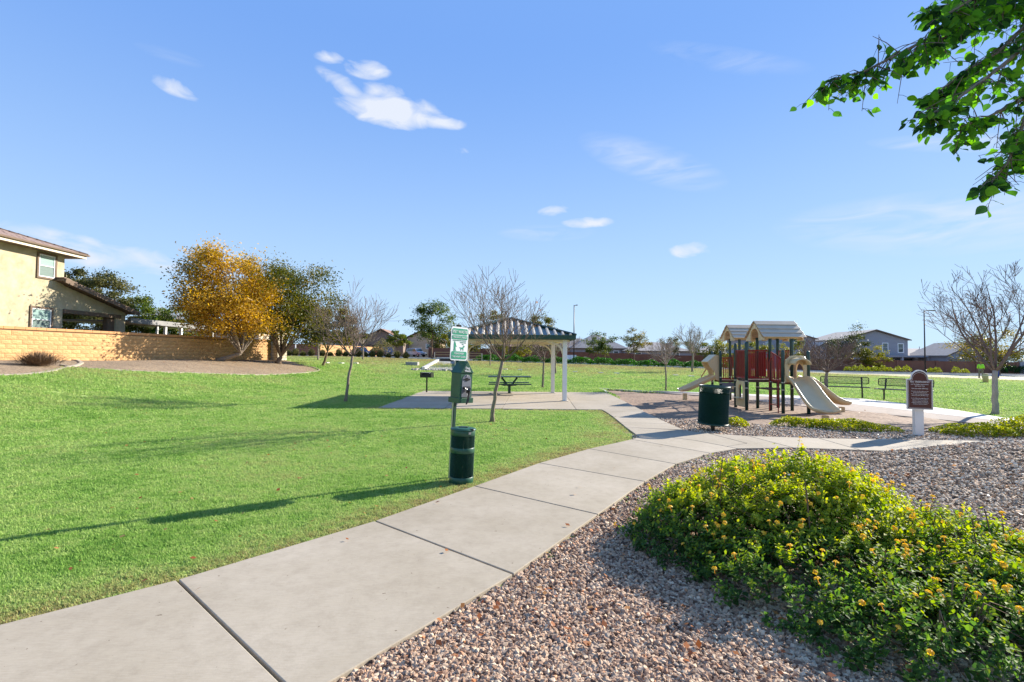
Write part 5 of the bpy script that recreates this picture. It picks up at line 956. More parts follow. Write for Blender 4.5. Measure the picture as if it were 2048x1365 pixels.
for i,px in enumerate([1696,1709,1722,1737,1749.5,1766,1778,1796,1813,1861,1873,1911,1928]):
    Y=77.0 if px<1900 else 76.9; x=(px-1024)/967*Y; shrub('round_shrub','%s round lime topped shrub from the left before the brown wall'%ORD[i],'shrub',(x,Y),.62,.55,.85+.15*(i%3),'L_bright',420,.13,50+i,'round shrubs before the brown wall',tint=(.0,.75),z=z1(x,Y)+.03)
for i,(px,w_) in enumerate([(2023,2.2),(2045,2.0),(2003,1.6)]):
    Y=79.8; x=(px-1024)/967*Y; shrub('dark_shrub',['wide dark shrub at the far right end of the wall','darkest shrub cut by the right picture edge','dark shrub right behind the second worker'][i],'shrub',(x,Y),w_/2,.8,1.5,'L_hedge',900,.16,80+i,tint=(0,.3))
for i in range(11):
    x0=-4.6+i*3.05; Y=64.6; shrub('hedge_shrub','%s bright green hedge shrub counted from its end behind the shelter'%ORD[i],'hedge',(x0+1.5,Y-.4+.3*(i%2)),1.75,.8,1.0+.08*math.sin(i*1.7),'L_hedge',2600,.15,100+i,'low green hedge along the street',tint=(.25,.75),up=.3)
shrub('round_bush','large round tan bush beside the drive with the blue car','bush',(-17.6,69.5) if False else (-23.0,86.0),2.1,1.6,3.0,'L_sage',1600,.2,140,tint=(.5,.5))
# ------------------------------------------------------------------ far walls
def far_wall(label,a,b,h,m='redblock',pil=6.0,cap='cap',base=None):
    A=Vector(a);B=Vector(b);L=(B-A).length;d=(B-A)/L;rz=math.atan2(d.y,d.x); t=thing('garden_wall',label,'wall',(0,0,0)); n=max(1,int(L/pil))
    for i in range(n):
        p=A+d*L*(i+.5)/n; z=z1(p.x,p.y) if base is None else base; MB().box((p.x,p.y,z+h/2-.3),(L/n-.4,.18,h+.6),rz=rz).build('wall_panel',MT[m],t); MB().box((p.x,p.y,z+h+.03),(L/n-.4,.24,.06),rz=rz).build('wall_cap',MT[m],t)
    for i in range(n+1):
        p=A+d*L*i/n; z=z1(p.x,p.y) if base is None else base; MB().box((p.x,p.y,z+h/2-.25),(.42,.36,h+.75),rz=rz).build('pilaster',MT[m],t)
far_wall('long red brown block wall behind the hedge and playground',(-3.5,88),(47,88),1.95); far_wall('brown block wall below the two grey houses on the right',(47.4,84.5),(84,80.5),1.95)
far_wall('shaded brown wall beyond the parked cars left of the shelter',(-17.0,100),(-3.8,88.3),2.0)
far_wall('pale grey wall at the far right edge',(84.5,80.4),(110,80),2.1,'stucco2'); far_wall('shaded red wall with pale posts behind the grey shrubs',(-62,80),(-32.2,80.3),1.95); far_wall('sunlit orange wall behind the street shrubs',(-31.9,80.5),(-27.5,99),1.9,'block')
t=thing('white_post','two pale posts standing in the grey shrubs by the shaded wall','post',(-34.7,77.5,z1(-34.7,77.5)))
for x in(0,-3.6): MB().box((x,0,.95),(.14,.14,1.9)).build('post',MT['white'],t,bevel=.01)
# ------------------------------------------------------------------ houses beyond
def house(label,cx,y,w_,d,he,rise,kind,wallm,tilem,wins=(),over=.45,base=None,chim=0,extra=None):
    z0=(z1(cx,y) if base is None else base); t=thing('house',label,'house',(cx,y,z0)); MB().span((-w_/2,0,-.4),(w_/2,d,he)).build('wall',MT[wallm],t); o=over
    x0,x1,y0,y1=-w_/2-o,w_/2+o,-o,d+o
    if kind=='front':   # gable faces the camera
        MB().prism([(-w_/2,he+.001),(w_/2,he+.001),(0,he+rise*(w_/2)/(w_/2+o))],.0,.15,'y').build('gable_wall',MT[wallm],t)
        rf=MB()
        for s in(-1,1): rf.add([(s*x1,y0,he-.08),(0,y0,he+rise),(0,y1,he+rise),(s*x1,y1,he-.08),(s*x1,y0,he+.10),(0,y0,he+rise+.18),(0,y1,he+rise+.18),(s*x1,y1,he+.10)],[(0,1,2,3),(7,6,5,4),(0,4,5,1),(3,2,6,7),(0,3,7,4)])
        r=rf.build('roof',MT[tilem],t)
        m=MB()
        for s in(-1,1): m.add([(s*x1,y0-.03,he-.14),(0,y0-.03,he+rise-.06),(0,y0-.03,he+rise+.17),(s*x1,y0-.03,he+.09)],[(0,1,2,3)])
        m.build('barge_board',MT['trim'],t)
    elif kind=='side':  # ridge runs left-right
        rf=MB(); yr=(y0+y1)/2
        rf.add([(x0,y0,he),(x1,y0,he),(x1,yr,he+rise),(x0,yr,he+rise),(x0,y1,he),(x1,y1,he)],[(0,1,2,3),(3,2,5,4),(0,3,4),(1,5,2),(0,4,5,1)]); r=rf.build('roof',MT[tilem],t); MB().span((x0,y0-.05,he-.18),(x1,y0-.01,he+.02)).build('fascia',MT['trim'],t)
    else:
        q=min(x1-x0,y1-y0)/2; yr0,yr1=(y0+q,y1-q) if (y1-y0)>(x1-x0) else ((y0+y1)/2,)*2; xr0,xr1=((x0+x1)/2,)*2 if (y1-y0)>(x1-x0) else (x0+q,x1-q)
        V=[(x0,y0,he),(x1,y0,he),(x1,y1,he),(x0,y1,he),(xr0,yr0,he+rise),(xr1,yr0 if xr0!=xr1 else yr1,he+rise)]
        F=[(0,1,5,4),(1,2,5),(2,3,4,5),(3,0,4),(0,3,2,1)] if xr0!=xr1 else [(0,1,4),(1,2,5,4),(2,3,5),(3,0,4,5),(0,3,2,1)]
        r=MB().add(V,F).build('roof',MT[tilem],t); MB().span((x0,y0-.05,he-.18),(x1,y0-.01,he+.02)).build('fascia',MT['trim'],t)
    m=MB(); m.tube([(w_*.2,d*.45,he+rise*.5),(w_*.2,d*.45,he+rise+.45)],.07,n=6); m.build('vent_pipe',MT['metal'],r)
    for (x,z,a,b,bl) in wins: window(t,(x,-.0,z),a,b,'y',tw=.12,blind=bl,trim='vinyl')
    return t
H1=house('grey two storey house with two dark upper windows and a gable to the street',75.2,100,13.4,12,6.3,2.0,'front','stucco2','tile_grey',[(2.0,4.75,1.05,1.75,False),(5.2,4.65,1.05,1.75,False)])
MB().span((.2,-3.2,2.75),(8.6,-.02,3.1)).build('patio_roof',MT['stucco2'],H1); MB().span((8.1,-3.1,-.4),(8.5,-2.7,2.75)).build('patio_post',MT['stucco2'],H1); MB().span((2.9,-3.1,-.4),(3.3,-2.7,2.75)).build('patio_post',MT['stucco2'],H1); MB().span((3.6,-.06,.2),(7.6,-.01,2.5)).build('patio_door',MT['glass'],H1); MB().box((-2.6,-.03,6.6),(1.0,.05,.5)).build('attic_vent',MT['trim'],H1)
H2=house('single storey grey house with long tiled roof right of the two storey one',86.2,101,15.5,11,3.0,1.8,'side','stucco2','tile_grey',[]); H2b=house('grey house wing with gable end above the workers',89.5,93,11.5,9,3.1,2.6,'front','stucco2','tile_grey',[(2.6,1.9,2.3,.4,False)])
MB().span((-5.0,-.06,1.3),(-1.0,-.01,2.4)).build('patio_opening',MT['glass'],H2b); MB().span((-5.6,-2.4,2.45),(1.6,-.02,2.7)).build('patio_roof',MT['stucco2'],H2b)
H3=house('grey two storey house behind the right playground roof',57.9,103,13.5,12,6.3,1.9,'front','stucco2','tile_grey',[(-3.2,4.8,1.1,1.5,True)]); house('low grey house wing below the two storey gable behind the playground',61.6,95,8.6,7,2.9,2.4,'front','stucco2','tile_grey')
house('long grey roofed house behind the left part of the hedge',30.6,101,14.0,11,3.0,2.0,'hip','stucco2','tile_grey',[(-4.2,2.3,1.2,.7,False),(3.6,2.3,1.4,.7,False)]); house('grey roofed house with raised middle behind the compact green tree',18.6,103,11.5,10,3.2,3.1,'hip','stucco2','tile_grey',[(3.6,2.2,1.0,.8,False)])
house('brown roofed low house behind the mustard tree',43.5,102,9.0,9,3.0,1.6,'hip','stucco4','tile_grey'); house('hipped grey roof just right of the light pole',11.5,107,8.5,9,3.2,2.2,'side','stucco3','tile_grey')
H4=house('cream house with red brown roof above the sunlit orange wall',-39.5,108,11,9,3.5,1.7,'side','stucco3','tile_brown',[(1.5,2.7,2.6,.7,True),(-2.4,2.7,1.2,.7,True)]); H5=house('brown gabled house with dark garage behind the blue car',-28.2,104,9.6,10,3.3,2.6,'front','stucco4','tile_brown')
MB().span((-3.2,-.08,0),(1.8,-.01,2.6)).build('garage_door',MT['dark'],H5); H6=house('tan house with two small gables right of the pickup',-20.8,110,9.0,9,3.6,2.3,'front','stucco3','tile_brown',[(1.8,2.4,1.0,1.0,True)]); MB().span((-3.6,-.08,0),(.4,-.01,2.3)).build('garage_door',MT['cream'],H6)
house('far tan house roof behind the patio cover',-51,85,13,9,4.2,1.9,'side','stucco3','tile_brown'); house('dark roofed house behind the yellow green weeping tree',2.0,103,13,9,3.0,1.8,'hip','stucco4','tile_brown')
# ------------------------------------------------------------------ street furniture
def light_pole(label,loc,H,arm):
    t=thing('light_pole',label,'street light',(loc[0],loc[1],z1(*loc))); m=MB(); m.tube([(0,0,-.2),(0,0,H)],[.11,.07],n=10); m.build('pole',MT['dark'],t,smooth=True); m=MB(); m.lathe([(.22,0),(.22,.5),(.16,.55)],n=14); m.build('base',MT['dark'],t)
    m=MB(); m.tube([(0,0,H-.1),(arm*.5,0,H-.05)],.045,n=8); m.build('arm',MT['dark'],t); h=MB().box((arm*.75,0,H-.02),(abs(arm)*.55,.36,.12)).build('lamp_head',MT['dark'],t,bevel=.03); MB().box((arm*.75,0,H-.085),(abs(arm)*.4,.26,.02)).build('lens',MT['lamp'],h)
light_pole('tall dark street light rising behind the shelter roof corner',(9.95,77.6),9.4,.55); light_pole('dark street light left of the large bare tree',(65.5,76.7),10.0,1.7)
def box_thing(name,label,cat,loc,dims,m,rz=0,group=None,bev=.03,door=None,dz=0):
    t=thing(name,label,cat,(loc[0],loc[1],z1(*loc)+dz),rz,group); MB().box((0,0,dims[2]/2-.05),(dims[0],dims[1],dims[2]+.1)).build('body',MT[m],t,bevel=bev)
    if door: 
        for x in(-dims[0]*.24,dims[0]*.24): MB().box((x,-dims[1]/2-.01,dims[2]*.5),(dims[0]*.42,.02,dims[2]*.8)).build('door',MT[door],t)
    return t
box_thing('utility_cabinet','white utility cabinet behind the hedge by the light pole','cabinet',(9.6,79.5),(1.9,.8,1.35),'white',door='vinyl'); box_thing('utility_pedestal','short tan utility pedestal at the hedge right of the cabinet','pedestal',(11.9,78.5),(.42,.4,1.15),'tan')
t=thing('bollard','short tan round bollard on the lawn in front of the workers','bollard',(35.8,36.6,z1(35.8,36.6))); MB().lathe([(.17,-.1),(.17,.62),(.15,.68),(.02,.71)],n=20).build('body',MT['tan'],t,smooth=True); MB().lathe([(.176,.52),(.176,.58)],n=20,closed=False).build('ring',MT['cream'],t)
for i,(x,y) in enumerate([(-15.2,39.6),(-14.5,41.1),(-13.9,43.1),(-.6,44.1),(.75,44),(5.55,42.4),(7.75,42.2),(9.0,41.6),(13.6,40.2),(14.4,38.9)]):
    t=thing('valve_box','%s pale valve box lid from the left across the drier grass'%ORD[i],'valve box',(x,y,z1(x,y)+.03),random.uniform(-.2,.2),'valve box lids in the lawn'); MB().box((0,0,.0),(.42,.5,.10)).build('rim',MT['conc2'],t,bevel=.01); MB().box((0,0,.056),(.32,.4,.012)).build('lid',MT['conc2'],t)
def spillway():
    t=thing('drain_spillway','sloping concrete drain spillway with side kerb and rip rap at its foot','drain',(0,0,0)); a,b,c,d=(-7.6,41.6),(-4.6,42.0),(-6.4,54.5),(-8.3,54.3)
    def P(p,h): return (p[0],p[1],z1(*p)+h)
    MB().add([P(a,.05),P(b,.05),P(c,.07),P(d,.07),P(a,-.3),P(b,-.3),P(c,-.3),P(d,-.3)],[(0,1,2,3),(4,5,1,0),(5,6,2,1),(6,7,3,2),(7,4,0,3)]).build('apron',MT['conc_grey'],t)
    for (p,q,w_) in ((a,d,.28),(b,c,.28)):
        m=MB(); vs=[]; 
        for r_ in (p,q):
            for dx,h in((-w_/2,-.3),(w_/2,-.3),(w_/2,.26),(-w_/2,.26)): vs.append((r_[0]+dx,r_[1],z1(*r_)+h))
        m.add(vs,[(3,2,1,0),(4,5,6,7),(0,1,5,4),(1,2,6,5),(2,3,7,6),(3,0,4,7)]); m.build('side_wall',MT['conc2'],t)
    MB().span((-8.5,54.6,.6),(-6.2,55.0,z1(-7.4,54.6)+.5)).build('headwall',MT['conc2'],t); MB().span((-8.1,54.5,z1(-7.4,54.6)+.08),(-6.5,54.62,z1(-7.4,54.6)+.36)).build('inlet',MT['black'],t)
    rn=random.Random(5)
    for i in range(46):
        f=i/45; x=a[0]-.7+(b[0]-a[0]+1.0)*f+rn.gauss(0,.06); y=41.3+rn.gauss(0,.25); m=MB(); r_=rn.uniform(.10,.2); m.lathe([(r_*.6,-.08),(r_,.03),(r_*.8,r_*.8),(r_*.2,r_)],(x,y,z1(x,y)),n=6); m.build('rock',MT['rock'],t)
spillway()
box_thing('drain_box','low concrete drain box left of the spillway','drain box',(-9.6,46.8),(1.15,.9,.32),'conc_grey',bev=.02)
def rail(label,x0,x1,y):
    t=thing('pipe_railing',label,'railing',((x0+x1)/2,y,z1((x0+x1)/2,y))); h=(x1-x0)/2
    for x in(-h,h): m=MB(); m.tube([(x,0,-.1),(x,0,1.05)],.035,n=7); m.build('upright',MT['metal'],t)
    for z in(.35,.7,1.03): m=MB(); m.tube([(-h,0,z),(h,0,z)],.028,n=6); m.build('rail',MT['tan'],t)
rail('pipe railing above the drain spillway',-10.0,-7.0,62.6); rail('second pipe railing partly behind the pet waste sign',-5.6,-3.9,63)
def car(label,loc,rz,paint,kind='suv'):
    t=thing('parked_car',label,'car',(loc[0],loc[1],z1(*loc)+.02),rz,'cars parked by the far houses'); L=4.7 if kind!='pickup' else 5.6
    if kind=='pickup': prof=[(-L/2,.45),(-L/2,1.05),(-.3,1.08),(-.25,1.12),(0.1,1.78),(1.2,1.80),(1.75,1.15),(L/2-.1,1.0),(L/2,.8),(L/2,.4)]
    else: prof=[(-L/2,.45),(-L/2,1.0),(-L/2+.25,1.12),(-L/2+.5,1.72),(.55,1.76),(1.25,1.1),(L/2-.1,.95),(L/2,.75),(L/2,.4)]
    body=MB().prism(prof,-.9,.9,'y').build('body',MT[paint],t,bevel=.08)
    if kind=='pickup': MB().span((-L/2+.12,-.78,1.0),(-.4,.78,1.10)).build('bed',MT['black'],t)
    gx=((-.1,1.35) if kind=='pickup' else (-L/2+.62,.85)); 
    for s in(-1,1): MB().prism([(gx[0]-.05,1.15),(gx[1]+.1,1.15),(gx[1]-.35,1.66),(gx[0]+.12,1.66)],s*.905,s*.89,'y').build('side_window',MT['glass'],body)
    MB().box((gx[1]+.12,0,1.42),(.02,1.5,.5),ry=R(-42)).build('windscreen',MT['glass'],body)
    for x in(-L/2+.95,L/2-.95):
        for s in(-1,1):
            m=MB(); m.tube([(x,s*.72,.36),(x,s*.93,.36)],.36,n=18); w_=m.build('wheel',MT['tyre'],t); m=MB(); m.tube([(x,s*.925,.36),(x,s*.94,.36)],.2,n=12); m.build('rim',MT['rim'],w_)
    for s in(-1,1): MB().box((L/2,s*.62,.72),(.06,.36,.18)).build('headlight',MT['lamp'],t); MB().box((-L/2,s*.72,.88),(.06,.2,.34)).build('tail_light',MT['tail'],t)
    MB().box((L/2+.02,0,.45),(.14,1.7,.2)).build('bumper',MT['black' if kind!='pickup' else 'rim'],t,bevel=.03)
car('dark blue suv parked in front of the brown gabled house',(-28.6,91),R(-25),'carblue'); car('blue and silver pickup truck parked by the street',(-23.4,90),R(-60),'carblue','pickup'); car('red car just showing behind the pickup',(-26.0,96.5),R(-35),'carred'); car('silver car in the drive behind the pickup truck',(-20.0,101),R(-35),'carsilver')
# ------------------------------------------------------------------ two workers
def skin_mesh(name,joints,bones,m,parent,lv=1):
    me=bpy.data.meshes.new(name); me.from_pydata([j[0] for j in joints],bones,[]); me.materials.append(m); o=bpy.data.objects.new(name,me); COL.objects.link(o); o.parent=parent
    s_=o.modifiers.new('skin','SKIN'); s_.use_smooth_shade=True
    for v,j in zip(me.skin_vertices[0].data if me.skin_vertices else [],joints): v.radius=(j[1],j[2] if len(j)>2 else j[1])
    return o
def worker(label,loc,rz,shirt,pants,h=1.76):
    t=thing('person',label,'person',(loc[0],loc[1],z1(*loc)+.0),rz,'workers in hi vis shirts'); t.scale=(h/1.76,)*3; import bmesh
    def sk(name,J,B,m,lv=1):
        me=bpy.data.meshes.new(name); me.from_pydata([j[0] for j in J],B,[]); o=bpy.data.objects.new(name,me); COL.objects.link(o); o.parent=t; o.modifiers.new('skin','SKIN').use_smooth_shade=True
        if not me.skin_vertices:
            bm=bmesh.new(); bm.from_mesh(me); bm.verts.layers.skin.verify(); bm.to_mesh(me); bm.free()
        for v,j in zip(me.skin_vertices[0].data,J): v.radius=j[1]; v.use_root=(j is J[0])
        q=o.modifiers.new('sub','SUBSURF'); q.levels=q.render_levels=lv; me.materials.append(MT[m]); return o
    J=[((0,0,.95),(.12,.09)),((0,0,1.12),(.13,.09)),((0,.01,1.34),(.16,.10)),((0,.01,1.45),(.08,.07)),((0,0,1.53),(.055,.055)),((0,-.01,1.62),(.078,.09)),((0,-.01,1.72),(.06,.07)),
       ((-.19,.01,1.42),(.06,.06)),((-.25,.03,1.15),(.045,.045)),((-.22,-.14,.98),(.036,.036)),((-.19,-.24,.97),(.03,.04)),((.19,.01,1.42),(.06,.06)),((.26,.03,1.15),(.045,.045)),((.24,-.10,.95),(.036,.036)),((.22,-.19,.91),(.03,.04)),
       ((-.10,0,.88),(.09,.09)),((-.12,-.02,.50),(.06,.065)),((-.13,.02,.09),(.045,.05)),((-.14,-.12,.04),(.045,.035)),((.10,0,.88),(.09,.09)),((.13,.0,.50),(.06,.065)),((.14,.04,.09),(.045,.05)),((.16,-.10,.04),(.045,.035))]
    B=[(0,1),(1,2),(2,3),(3,4),(4,5),(5,6),(2,7),(7,8),(8,9),(9,10),(2,11),(11,12),(12,13),(13,14),(0,15),(15,16),(16,17),(17,18),(0,19),(19,20),(20,21),(21,22)]
    sk('body',J,B,'skin')
    J=[((0,0,.93),(.165,.13)),((0,0,1.12),(.17,.13)),((0,.01,1.34),(.20,.135)),((0,.01,1.45),(.11,.09)),((-.19,.01,1.42),(.085,.085)),((-.25,.03,1.15),(.07,.07)),((-.235,-.08,1.03),(.06,.06)),((.19,.01,1.42),(.085,.085)),((.26,.03,1.15),(.07,.07)),((.25,-.05,1.0),(.06,.06))]
    sk('shirt',J,[(0,1),(1,2),(2,3),(2,4),(4,5),(5,6),(2,7),(7,8),(8,9)],shirt)
    J=[((0,0,.92),(.15,.12)),((-.10,0,.84),(.105,.105)),((-.12,-.02,.50),(.088,.09)),((-.13,.02,.12),(.08,.08)),((.10,0,.84),(.105,.105)),((.13,0,.50),(.088,.09)),((.14,.04,.12),(.08,.08))]
    sk('trousers',J,[(0,1),(1,2),(2,3),(0,4),(4,5),(5,6)],pants)
    MB().lathe([(.0,1.86),(.07,1.85),(.10,1.80),(.11,1.735),(.22,1.715),(.225,1.70),(.10,1.71),(0,1.72)],(0,-.01,0),n=20,closed=False).build('sun_hat',MT['straw'],t,smooth=True)
    for s,y in((-1,-.05),(1,-.03)): MB().box((s*.145,y,.045),(.11,.28,.09)).build('boot',MT['boot'],t,bevel=.02)
worker('worker in hi vis shirt khaki trousers and straw hat seen from the side',(50.0,51.6),R(115),'hivis','khaki',1.8); worker('worker in hi vis shirt and blue trousers standing behind the bare tree trunk',(51.7,51.6),R(170),'hivis','blue',1.72)
# ------------------------------------------------------------------ lantana shrubs
def leaf_shape(seed,L=1.0,wd=.6,m='L_lant',tint=.5):
    r=random.Random(seed); f=.10+.1*r.random(); b=.16*r.random(); P=[(-.5,0,0),(-.22,-.30*wd,f),(.12,-.5*wd*.85,f),(.5,0,-b),(.12,.5*wd*.85,f),(-.22,.30*wd,f),(-.1,0,0.0),(.2,0,-b*.3)]
    P=[(x*L,y*L*1.25,z*L) for x,y,z in P]; me=bpy.data.meshes.new('leaf'); me.from_pydata(P,[],[(0,1,2,7,6),(7,2,3),(0,6,7,4,5),(7,3,4)]) ; me.materials.append(MT[m]); a=me.attributes.new('tint','FLOAT','FACE'); a.data.foreach_set('value',np.full(4,tint,np.float32)); return me
def flower_shape(seed):
    r=random.Random(seed); m=MB(); ti=[]
    for k in range(15):
        a=k*2.4; e=math.sqrt(k/15)*1.25; c=Vector((math.sin(e)*math.cos(a),math.sin(e)*math.sin(a),math.cos(e)*.75))*.014; n=c.normalized(); u=n.orthogonal().normalized(); v=n.cross(u); ps=[c+(u*math.cos(q)+v*math.sin(q))*.0062*(1 if i%2 else .8) for i,q in enumerate(np.linspace(0,6.283,7)[:-1])]; m.add([c-n*.001]+ps,[(0,i+1,(i+1)%6+1) for i in range(6)]); ti+=[min(1,.1+.5*e/1.25+.3*r.random())]*6
    m.tube([(0,0,-.03),(0,0,.008)],.0018,n=3,cap=False); me=bpy.data.meshes.new('flower'); me.from_pydata(m.v,[],m.f); me.materials.append(MT['petal']); a=me.attributes.new('tint','FLOAT','FACE'); a.data.foreach_set('value',np.array(ti+[.2]*(len(m.f)-len(ti)),np.float32)); return me
LEAF=[leaf_shape(i,1,[.62,.55,.7,.6,.66,.58][i],tint=[.15,.3,.45,.6,.35,.8][i]) for i in range(6)]; FLOW=[flower_shape(i) for i in range(3)]
def lantana(label,c,lobes,nleaf,nflow,seed,wood=40,hscale=1):
    """spreading shrub of leafy shoots; lobes=(x,y,rx,ry,h) relative to c"""
    rg=np.random.default_rng(seed); rn=random.Random(seed); t=thing('lantana_shrub',label,'shrub',(c[0],c[1],z1(*c)),0,'yellow flowering lantana shrubs')
    def height(x,y):
        h=np.zeros(np.shape(x))
        for lx,ly,rx,ry,hh in lobes: d=((x-lx)/rx)**2+((y-ly)/ry)**2; h=np.maximum(h,hh*np.sqrt(np.clip(1-d,0,1))**.8)
        nz=np.array([mnoise.noise((float(a)*3.1,float(b)*3.1,seed)) for a,b in zip(np.ravel(x),np.ravel(y))]).reshape(np.shape(x)); nz2=np.array([mnoise.noise((float(a)*9,float(b)*9,seed+5)) for a,b in zip(np.ravel(x),np.ravel(y))]).reshape(np.shape(x))
        return h*(1+.30*nz)+.07*nz2*(h>0)
    # shoots: leaves come in opposite pairs along short arching stems
    ns=nleaf//14; lo=rg.integers(0,len(lobes),ns*3); LB=np.array(lobes); wts=LB[:,2]*LB[:,3]; lo=rg.choice(len(lobes),ns*3,p=wts/wts.sum()); a=rg.random(ns*3)*6.283; q=np.sqrt(rg.random(ns*3)); sx=LB[lo,0]+LB[lo,2]*q*np.cos(a); sy=LB[lo,1]+LB[lo,3]*q*np.sin(a)
    h=height(sx,sy); keep=h>.03; sx,sy,h=sx[keep][:ns],sy[keep][:ns],h[keep][:ns]; ns=len(sx)
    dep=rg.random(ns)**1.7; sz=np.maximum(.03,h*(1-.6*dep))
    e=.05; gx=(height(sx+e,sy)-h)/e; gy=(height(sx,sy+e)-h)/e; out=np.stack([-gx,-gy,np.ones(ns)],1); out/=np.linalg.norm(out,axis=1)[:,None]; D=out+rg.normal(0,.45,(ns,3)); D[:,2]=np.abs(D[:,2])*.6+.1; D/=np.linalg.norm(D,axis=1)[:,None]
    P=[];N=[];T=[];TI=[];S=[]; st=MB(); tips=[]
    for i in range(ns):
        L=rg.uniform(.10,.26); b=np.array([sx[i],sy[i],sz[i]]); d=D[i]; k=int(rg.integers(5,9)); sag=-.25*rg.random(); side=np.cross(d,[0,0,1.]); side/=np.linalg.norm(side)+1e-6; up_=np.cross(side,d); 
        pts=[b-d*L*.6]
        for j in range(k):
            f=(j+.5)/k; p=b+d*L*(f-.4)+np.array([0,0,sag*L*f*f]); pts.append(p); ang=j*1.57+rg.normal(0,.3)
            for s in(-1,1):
                r_=(side*math.cos(ang)+up_*math.sin(ang))*s; ld=r_*.85+d*.45+np.array([0,0,-.1]); ld/=np.linalg.norm(ld); sz_=(.050-.026*f)*rg.uniform(.55,1.3)*hscale; nn=np.cross(np.cross(ld,d*.4+np.array([0,0,1.])),ld)+rg.normal(0,.25,3)*.6; P.append(p+ld*sz_*.5); N.append(nn); T.append(ld); S.append(sz_); TI.append(np.clip(.45*f+.75*(1-dep[i])*min(1,sz[i]/.42)**1.5+rg.normal(0,.16)-.16,0,1))  # tint paints sunlit tops yellower and the shaded inside darker
        tips.append((pts[-1]+d*.012,d,dep[i]))
        if i%3==0: st.tube([Vector(p) for p in (pts[0],pts[len(pts)//2],pts[-1])],[.0028,.002,.0012],n=3,cap=False)
    P=np.array(P);N=np.array(N);T=np.array(T);S=np.array(S);TI=np.array(TI); B=np.cross(N,T); B/=np.linalg.norm(B,axis=1)[:,None]+1e-9; N=np.cross(T,B)
    ok=P[:,2]>.01; P,N,T,S,TI,B=[q_[ok] for q_ in (P,N,T,S,TI,B)]
    camv=np.array([0,0,1.65])-(P+np.array([c[0],c[1],z1(*c)])); dist=np.linalg.norm(camv,axis=1); hh=height(P[:,0],P[:,1]); expo=P[:,2]-hh; inview=((P[:,0]+c[0])/(P[:,1]+c[1])<1.03)&((P[:,1]+c[1])>2.3); score=dist-3.0*np.clip(expo+.02,-.3,.05)-20*S+np.where(inview,0,50); order=np.argsort(score); own=order[:300]; rest=np.setdiff1d(np.arange(len(P)),own)
    for i in own:
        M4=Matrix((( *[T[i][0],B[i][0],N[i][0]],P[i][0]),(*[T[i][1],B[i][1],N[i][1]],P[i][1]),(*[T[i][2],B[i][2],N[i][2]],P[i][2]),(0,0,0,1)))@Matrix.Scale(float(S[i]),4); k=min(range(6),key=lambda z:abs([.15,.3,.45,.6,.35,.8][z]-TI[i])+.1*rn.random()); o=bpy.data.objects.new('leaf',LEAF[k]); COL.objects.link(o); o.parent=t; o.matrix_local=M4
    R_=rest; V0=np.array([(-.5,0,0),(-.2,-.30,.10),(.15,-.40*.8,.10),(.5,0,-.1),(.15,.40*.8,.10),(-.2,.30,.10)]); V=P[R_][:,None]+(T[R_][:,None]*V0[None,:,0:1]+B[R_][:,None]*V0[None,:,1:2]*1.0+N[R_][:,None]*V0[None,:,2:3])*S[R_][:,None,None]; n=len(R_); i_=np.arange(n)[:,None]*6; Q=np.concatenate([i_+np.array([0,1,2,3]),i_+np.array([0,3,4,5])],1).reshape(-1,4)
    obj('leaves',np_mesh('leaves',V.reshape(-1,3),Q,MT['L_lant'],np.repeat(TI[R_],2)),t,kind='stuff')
    # woody bare stems
    for k in range(wood):
        lx,ly,rx,ry,hh_=rn.choice(lobes); b=rn.random()*6.28; f=rn.uniform(.5,1.04); x,y=lx+rx*f*math.cos(b),ly+ry*f*math.sin(b); z=float(height(np.array([x]),np.array([y]))[0]) if f<1 else .05; z=max(.03,z)*rn.uniform(.8,1.1)
        st.tube([(lx+rx*.25*math.cos(b),ly+ry*.25*math.sin(b),.03),(lx+rx*f*.6*math.cos(b),ly+ry*f*.6*math.sin(b),z+.07),(x,y,z)],[.006,.004,.0015],n=4,cap=False)
    st.build('stems',MT['drybush'],t,kind='stuff')
    tips=[q_ for q_ in tips if q_[2]<.35]; rn.shuffle(tips); 
    for p,d,_ in tips[:nflow]:
        o=bpy.data.objects.new('flower',FLOW[rn.randrange(3)]); COL.objects.link(o); o.parent=t; dd=(Vector(d)+Vector((0,0,.9))+Vector((rn.gauss(0,.3),rn.gauss(0,.3),0))).normalized(); o.location=Vector(p)+dd*.02; o.rotation_euler=dd.to_track_quat('Z','Y').to_euler(); s_=rn.uniform(.9,1.45)*(1.0 if hscale<1.2 else 1.3); o.scale=(s_,)*3
    return t
lantana('large lantana mound with yellow flower heads in the gravel nearest the walkway',(2.6,4.4),[(0,.1,.95,.95,.70),(-.5,0,.9,.9,.52),(-.95,-.1,.6,.7,.26),(.6,-.4,1.0,.8,.40),(-.3,-.9,.95,.7,.36),(1.0,-.9,.8,.6,.30)],44000,210,3,wood=90)
lantana('second lantana mound cut by the right and bottom picture edges',(3.3,3.1),[(0,0,.9,.6,.33),(-.9,-.3,.7,.42,.25),(.7,.2,.7,.6,.34),(.5,-.5,.9,.5,.26)],23000,110,7)
def low_lantana(label,loc,rx,ry,h,n,seed,rz=0): return shrub('lantana_shrub',label,'shrub',loc,rx,ry,h,'L_bright',n,.055,seed,'yellow flowering lantana shrubs',tint=(.1,.85),up=.2,rz=rz)
low_lantana('small yellow green lantana clump right of the big mesh trash can',(5.55,12.1),.36,.3,.22,900,301); low_lantana('long low yellow lantana bed left of the no trespassing sign',(7.95,11.6),.95,.42,.25,3800,302,R(-25)); low_lantana('shorter lantana clump joined to the bed in front of the wide slide',(7.05,12.1),.55,.35,.24,1700,305,R(-10))
